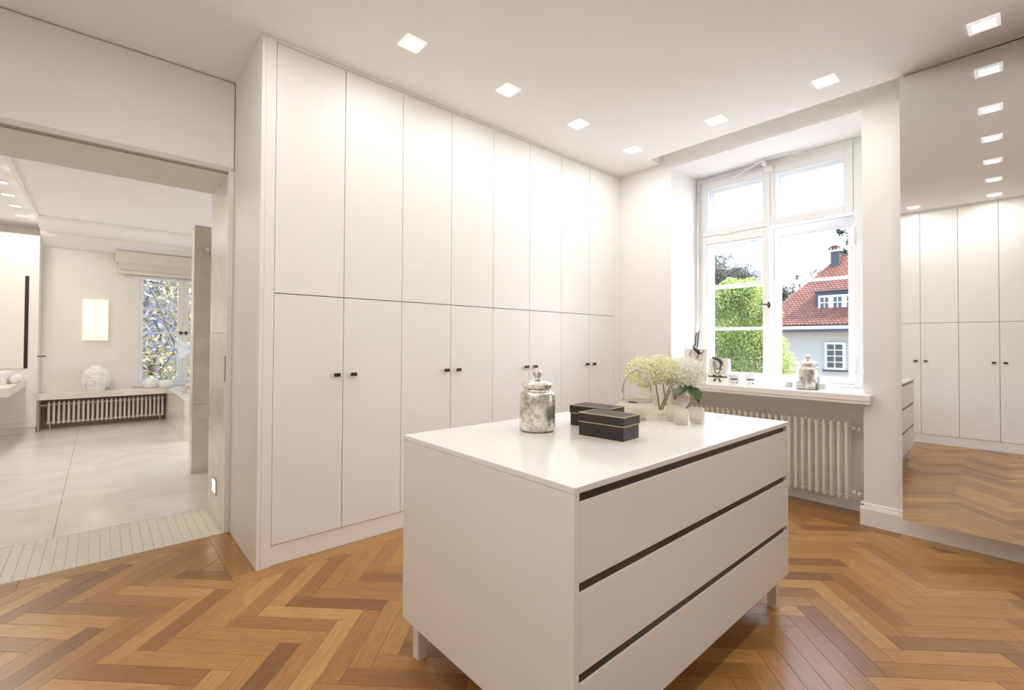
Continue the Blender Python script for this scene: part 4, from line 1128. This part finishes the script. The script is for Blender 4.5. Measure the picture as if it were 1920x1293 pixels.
# ------------------------------------------------------------------ outside: house, trees, ground
GZ = -3.6
tag(bx(4.95, 70, -40, 45, GZ-0.3, GZ).build('bounce_yard', 'gravel'), 'added pale gravel yard bouncing daylight up into the dressing room window', 'yard', kind='stuff')  # unseen ground, made pale to bounce light onto the ceiling
tag(bx(-6, 4.94, 10.2, 45, GZ-0.3, GZ).build('bounce_yard', 'gravel'), 'added pale gravel yard bouncing daylight up into the bathroom window', 'yard', kind='stuff')  # unseen as well, added as pale ground for bounced daylight
hs = thing('neighbour_house', 'neighbouring house with a red tiled roof, dormer and grey chimney', 'house', (20, 2.5, GZ))
MB().box(18.0, 27.0, -4.0, 6.0, GZ, 1.78).build('wall', 'render', hs)
MB().box(17.45, 18.0, -4.3, 6.45, 1.70, 1.93).build('eaves_board', 'slate', hs)
MB().box(17.45, 27.3, 6.0, 6.45, 1.70, 1.93).build('eaves_board', 'slate', hs)
TP = math.tan(math.radians(48))
XR, ZR0 = 17.45, 1.95
RZ = 5.6
ridge_x = XR+(RZ-ZR0)/TP
def hip(z): return 6.60-0.82*(z-ZR0)
# roof body
mb = MB()
mb.add([(XR,-4.5,ZR0),(XR,hip(ZR0),ZR0),(27.5,hip(ZR0),ZR0),(27.5,-4.5,ZR0),(ridge_x,-4.5,RZ),(ridge_x,hip(RZ),RZ),(27.5-(RZ-ZR0)/TP,hip(RZ),RZ),(27.5-(RZ-ZR0)/TP,-4.5,RZ)],
       [(3,2,1,0),(4,5,6,7),(0,1,5,4),(1,2,6,5),(2,3,7,6),(3,0,4,7)])
rf = mb.build('roof', 'tile', hs)
mb = MB(); cl = 0.098; n = int((RZ-ZR0)/math.sin(math.radians(48))/cl)
nx, nz = -math.sin(math.radians(48)), math.cos(math.radians(48))
for j in range(n):
    s_ = j*cl; z = ZR0+s_*math.sin(math.radians(48)); x = XR+s_*math.cos(math.radians(48))
    ymax = hip(z); ww = 0.115; y = 2.4+(ww/2 if j % 2 else 0)
    ca, sa = math.cos(math.radians(48)), math.sin(math.radians(48))
    while y < ymax-0.02:
        y2 = min(y+ww-0.008, ymax)
        def pt_(s, o): return (x+s*ca+o*nx, z+s*sa+o*nz)
        a0, a1 = pt_(-0.02, 0.035), pt_(-0.02, 0.012); b0 = pt_(cl+0.01, 0.012)
        ym = (y+y2)/2
        mb.add([(a0[0],y,a0[1]),(a0[0]-0.03*ca,ym,a0[1]-0.03*sa),(a0[0],y2,a0[1]),(b0[0],y2,b0[1]),(b0[0],y,b0[1]),(a1[0],y,a1[1]),(a1[0]-0.03*ca,ym,a1[1]-0.03*sa),(a1[0],y2,a1[1])],
               [(0,1,2,3,4),(0,5,6,1),(1,6,7,2)])
        y += ww
mb.build('roof_tiles', 'tile', rf, kind='stuff')
dm = MB().box(18.0, 20.2, 2.6, 4.91, 2.14, 3.03).build('dormer', 'slate', hs)
MB().box(17.92, 20.4, 2.55, 4.94, 3.03, 3.07).build('dormer_roof', 'slate', dm)
def hwin(x, y0, y1, z0, z1, ny, nz_, name):
    f_ = MB().box(x-0.05, x+0.02, y0, y1, z0, z1).build(name, 'frame', hs)
    cy, cz = (y1-y0-0.10)/ny, (z1-z0-0.10)/nz_
    for a in range(ny):
        for b in range(nz_):
            ya = y0+0.05+a*cy; za = z0+0.05+b*cz
            MB().box(x-0.058, x-0.045, ya+0.016, ya+cy-0.016, za+0.014, za+cz-0.014).build('pane', 'hglass', f_)
hwin(17.95, 4.435, 4.79, 2.235, 2.90, 2, 3, 'dormer_window')
hwin(17.95, 4.07, 4.425, 2.235, 2.90, 2, 3, 'dormer_window')
hwin(17.95, 3.705, 4.06, 2.235, 2.90, 2, 3, 'dormer_window')
hwin(17.98, 4.06, 4.62, 0.46, 1.35, 2, 4, 'window')
hwin(17.98, 1.5, 2.3, 0.3, 1.35, 2, 4, 'window')
MB().box(17.90, 18.0, 4.0, 4.68, 0.40, 0.45).build('window_ledge', 'slate', hs)
ch = MB().box(19.3, 19.95, 4.53, 4.785, 3.3, 4.55).build('chimney', 'slate', hs)
MB().box(19.24, 20.01, 4.49, 4.825, 4.55, 4.59).build('chimney_cap', 'metal', ch)
MB().tube([(19.3,4.66,4.61),(19.9,4.66,4.61)], 0.03, 8).build('flue', 'metal', ch)
arcp = [(4.66+0.19*math.sin(a), 4.62+0.155*math.cos(a)) for a in [math.radians(-78+156*k/12) for k in range(13)]]
MB().extrude(arcp+[(y, z-0.02) for y, z in reversed(arcp)], 'x', 19.27, 19.98).build('chimney_hood', 'tile', ch)
for y in (4.55, 4.77): MB().box(19.3, 19.34, y-0.012, y+0.012, 4.585, 4.69).build('hood_post', 'metal', ch)

def leaves(mb, c, rad, n, size, squash=1.0):
    for i in range(n):
        d = Vector((random.gauss(0,1), random.gauss(0,1), random.gauss(0,1))).normalized()*rad*random.random()**0.45
        p = Vector(c)+Vector((d.x, d.y, d.z*squash))
        t1 = Vector((random.gauss(0,1), random.gauss(0,1), random.gauss(0,0.6))).normalized()
        t2 = t1.orthogonal().normalized(); t2.rotate(Matrix.Rotation(random.uniform(0,6.28),3,t1))
        s_ = size*random.uniform(0.6,1.3)
        mb.add([p-t1*s_*0.6, p+t2*s_*0.34, p+t1*s_*0.6, p-t2*s_*0.34], [(0,1,2,3)])
def branches(mb, p, d, ln, r, depth, spread=0.55, ends=None):
    q = p+d*ln
    mid = (p+q)/2+Vector((random.gauss(0,.05),random.gauss(0,.05),random.gauss(0,.03)))*ln
    mb.tube([p, mid, q], [r, r*0.85, r*0.68], 5 if depth > 1 else 4, cap=False)
    if depth == 0:
        if ends is not None: ends.append(q)
        return
    for k in range(3 if depth > 1 else 4):
        e_ = (d+Vector((random.gauss(0,spread),random.gauss(0,spread),random.gauss(0.12,spread*0.7)))).normalized()
        branches(mb, p+(q-p)*random.uniform(0.55,1.0), e_, ln*random.uniform(0.58,0.82), r*0.62, depth-1, spread, ends)
# green maple
tr = thing('green_tree', 'fresh green leafy tree right outside the window', 'tree', (12.4, 4.7, GZ))
mb = MB(); ends = []
branches(mb, Vector((13.2,5.0,GZ+0.01)), Vector((0,0.02,1)), 2.2, 0.06, 3, 0.25, ends)
mb.build('trunk', 'bark', tr)
mb = MB()
clumps = [(12.0,5.45,2.35,.55),(12.2,5.1,2.55,.50),(12.3,4.75,2.45,.50),(12.1,4.45,2.05,.45),(12.4,5.75,2.1,.6),(12.0,5.9,1.5,.6),(12.0,5.3,1.5,.7),(12.1,4.7,1.4,.65),(12.0,4.25,1.2,.45),(12.0,4.0,0.85,.38),
          (12.0,5.6,0.7,.75),(12.1,4.9,0.6,.7),(12.0,4.3,0.4,.55),(12.0,3.85,0.35,.36),(12.2,5.2,-0.3,.9),(12.2,4.3,-0.5,.8),(12.3,6.1,0.0,.9),(12.2,5.2,-1.3,.9),(12.0,4.2,-1.4,.8),(12.2,6.1,-1.2,.8),(12.3,5.25,2.78,.25),(12.2,4.72,2.76,.24)]
for x, y, z, r in clumps: leaves(mb, (x,y,z), r, int(3600*r*r/0.3), 0.046, 0.9)
for k in range(26):      # upright tufts along the crown's upper edge
    y = random.uniform(4.1, 5.95); z = 2.95-0.55*abs(y-5.1)-0.5*max(0, 4.5-y)+random.uniform(-0.15, 0.10)
    for j in range(5): leaves(mb, (12.0+random.uniform(-.1,.3), y+random.gauss(0,.03), z-0.40+j*0.10), 0.13-0.014*j, 55, 0.044)
for k in range(16):      # twigs leaning out on the house side
    z = random.uniform(-0.6, 1.6); y = 3.95+0.28*max(0, z)+random.uniform(-0.25, 0.15)
    leaves(mb, (12.0, y, z), 0.20, 130, 0.044)
mb.build('foliage', 'greenleaf', tr, kind='stuff')
# bare and budding trees behind
def bare_tree(label, x, y, hgt, seed, leafmat=None, nleaf=0, r=0.16):
    random.seed(seed)
    t = thing('bare_tree', label, 'tree', (x, y, GZ), 'trees behind the neighbouring garden')
    mb = MB(); ends = []
    d = Vector((random.gauss(0,.04),random.gauss(0,.04),1)).normalized()
    branches(mb, Vector((x,y,GZ+0.01)), d, hgt*0.42, r, 5, 0.42, ends)
    mb.v = [(a, b, max(c, GZ+0.005)) for a, b, c in mb.v]
    mb.build('branches', 'bark', t)
    mb = MB()
    for q in ends:
        for k in range(26):
            d = Vector((random.gauss(0,.6),random.gauss(0,.6),random.gauss(.25,.6))).normalized()*random.uniform(.3,.75)
            w = d.orthogonal().normalized()*0.011
            mb.add([q-w, q+w, q+d], [(0,1,2)])
    mb.build('twigs', 'bark', t, kind='stuff')
    if leafmat:
        mb = MB()
        for q in ends: leaves(mb, q, 0.6, nleaf*4, 0.065)
        mb.build('foliage', leafmat, t, kind='stuff')
bare_tree('bare grey tree with fine twigs against the sky', 26, 9.7, 9.2, 3, 'graytwig', 10)
bare_tree('tree with sparse olive leaves at the left of the window view', 25, 11.6, 9.4, 5, 'olive', 16)
bare_tree('tall leafless tree behind the green one', 27.5, 10.9, 9.6, 9, 'graytwig', 12)
bare_tree('budding tree rising behind the ridge of the red roof', 30, 8.3, 8.6, 12, 'olive', 13)
bare_tree('pale budding tree behind the red roof near the chimney', 31, 9.9, 8.2, 17, 'olive', 13)
random.seed(21)
pn = thing('pine_tree', 'dark pine with needle tufts reaching into the window view', 'tree', (13.3, 1.6, GZ))
MB().tube([(13.3,1.6,GZ+0.01),(13.3,1.62,1.0),(13.25,1.7,5.6)], [0.16,0.12,0.05], 8).build('trunk', 'bark', pn)
mbb = MB(); mbn = MB()
for (y, z, ty, tz) in ((1.68,3.3,3.10,4.02),(1.68,3.1,2.92,3.55),(1.66,3.8,2.85,4.15),(1.64,2.4,2.70,2.75),(1.66,1.9,2.72,2.15)):
    p0, p1 = Vector((13.25,y,z)), Vector((13.0,ty,tz))
    mbb.tube([p0, (p0+p1)/2+Vector((0,0,-0.08)), p1], [0.035,0.022,0.010], 5)
    for k in range(9):
        c = p0.lerp(p1, 0.45+0.55*k/8)+Vector((random.gauss(0,.05),random.gauss(0,.06),random.gauss(0.02,.06)))
        leaves(mbn, c, 0.10, 26, 0.07)
        for i in range(40):
            d = Vector((random.gauss(0,1),random.gauss(0,1),random.gauss(0.3,1))).normalized()*random.uniform(0.07,0.12)
            w = d.orthogonal().normalized()*0.012
            mbn.add([c-w, c+w, c+d], [(0,1,2)])
mbb.build('boughs', 'bark', pn); mbn.build('needles', 'needle', pn, kind='stuff')
# behind the bathroom window
random.seed(33)
bt = thing('blossom_tree', 'yellow-white blossoming tree outside the bathroom window', 'tree', (1.2, 13.6, GZ))
mb = MB(); ends = []
branches(mb, Vector((1.2,13.9,GZ+0.01)), Vector((-0.02,0.0,1)), 3.0, 0.07, 4, 0.5, ends)
mb.tube([(1.6,13.2,0.4),(1.2,13.2,1.5),(0.9,13.1,2.3),(0.55,13.0,3.0)], [0.035,0.03,0.022,0.012], 6); mb.tube([(0.3,13.0,1.55),(0.9,13.1,1.9),(1.3,13.2,1.6)], 0.02, 5)
mb.build('trunk', 'bark', bt)
mb = MB()
for i in range(60): leaves(mb, (random.uniform(0.0,2.8), random.uniform(12.8,14.6), random.uniform(0.2,3.7)), 0.5, 110, 0.085)
mb.build('blossoms', 'blossom', bt, kind='stuff')
h2 = thing('rear_house', 'blue-grey rendered house behind the blossoming tree', 'house', (2, 20, GZ))
MB().box(-6, 9, 19, 25, GZ, 3.6).build('wall', 'hwall2', h2)
MB().add([(-6.4,18.6,3.6),(9.4,18.6,3.6),(9.4,22,6.8),(-6.4,22,6.8),(-6.4,25.4,3.6),(9.4,25.4,3.6)], [(0,1,2,3),(3,2,5,4)]).build('roof', 'slate', h2)
for x in (-2.0, 1.5, 5.0): MB().box(x, x+1.0, 18.95, 19.02, -0.8, 0.6).build('window', 'hglass', h2)
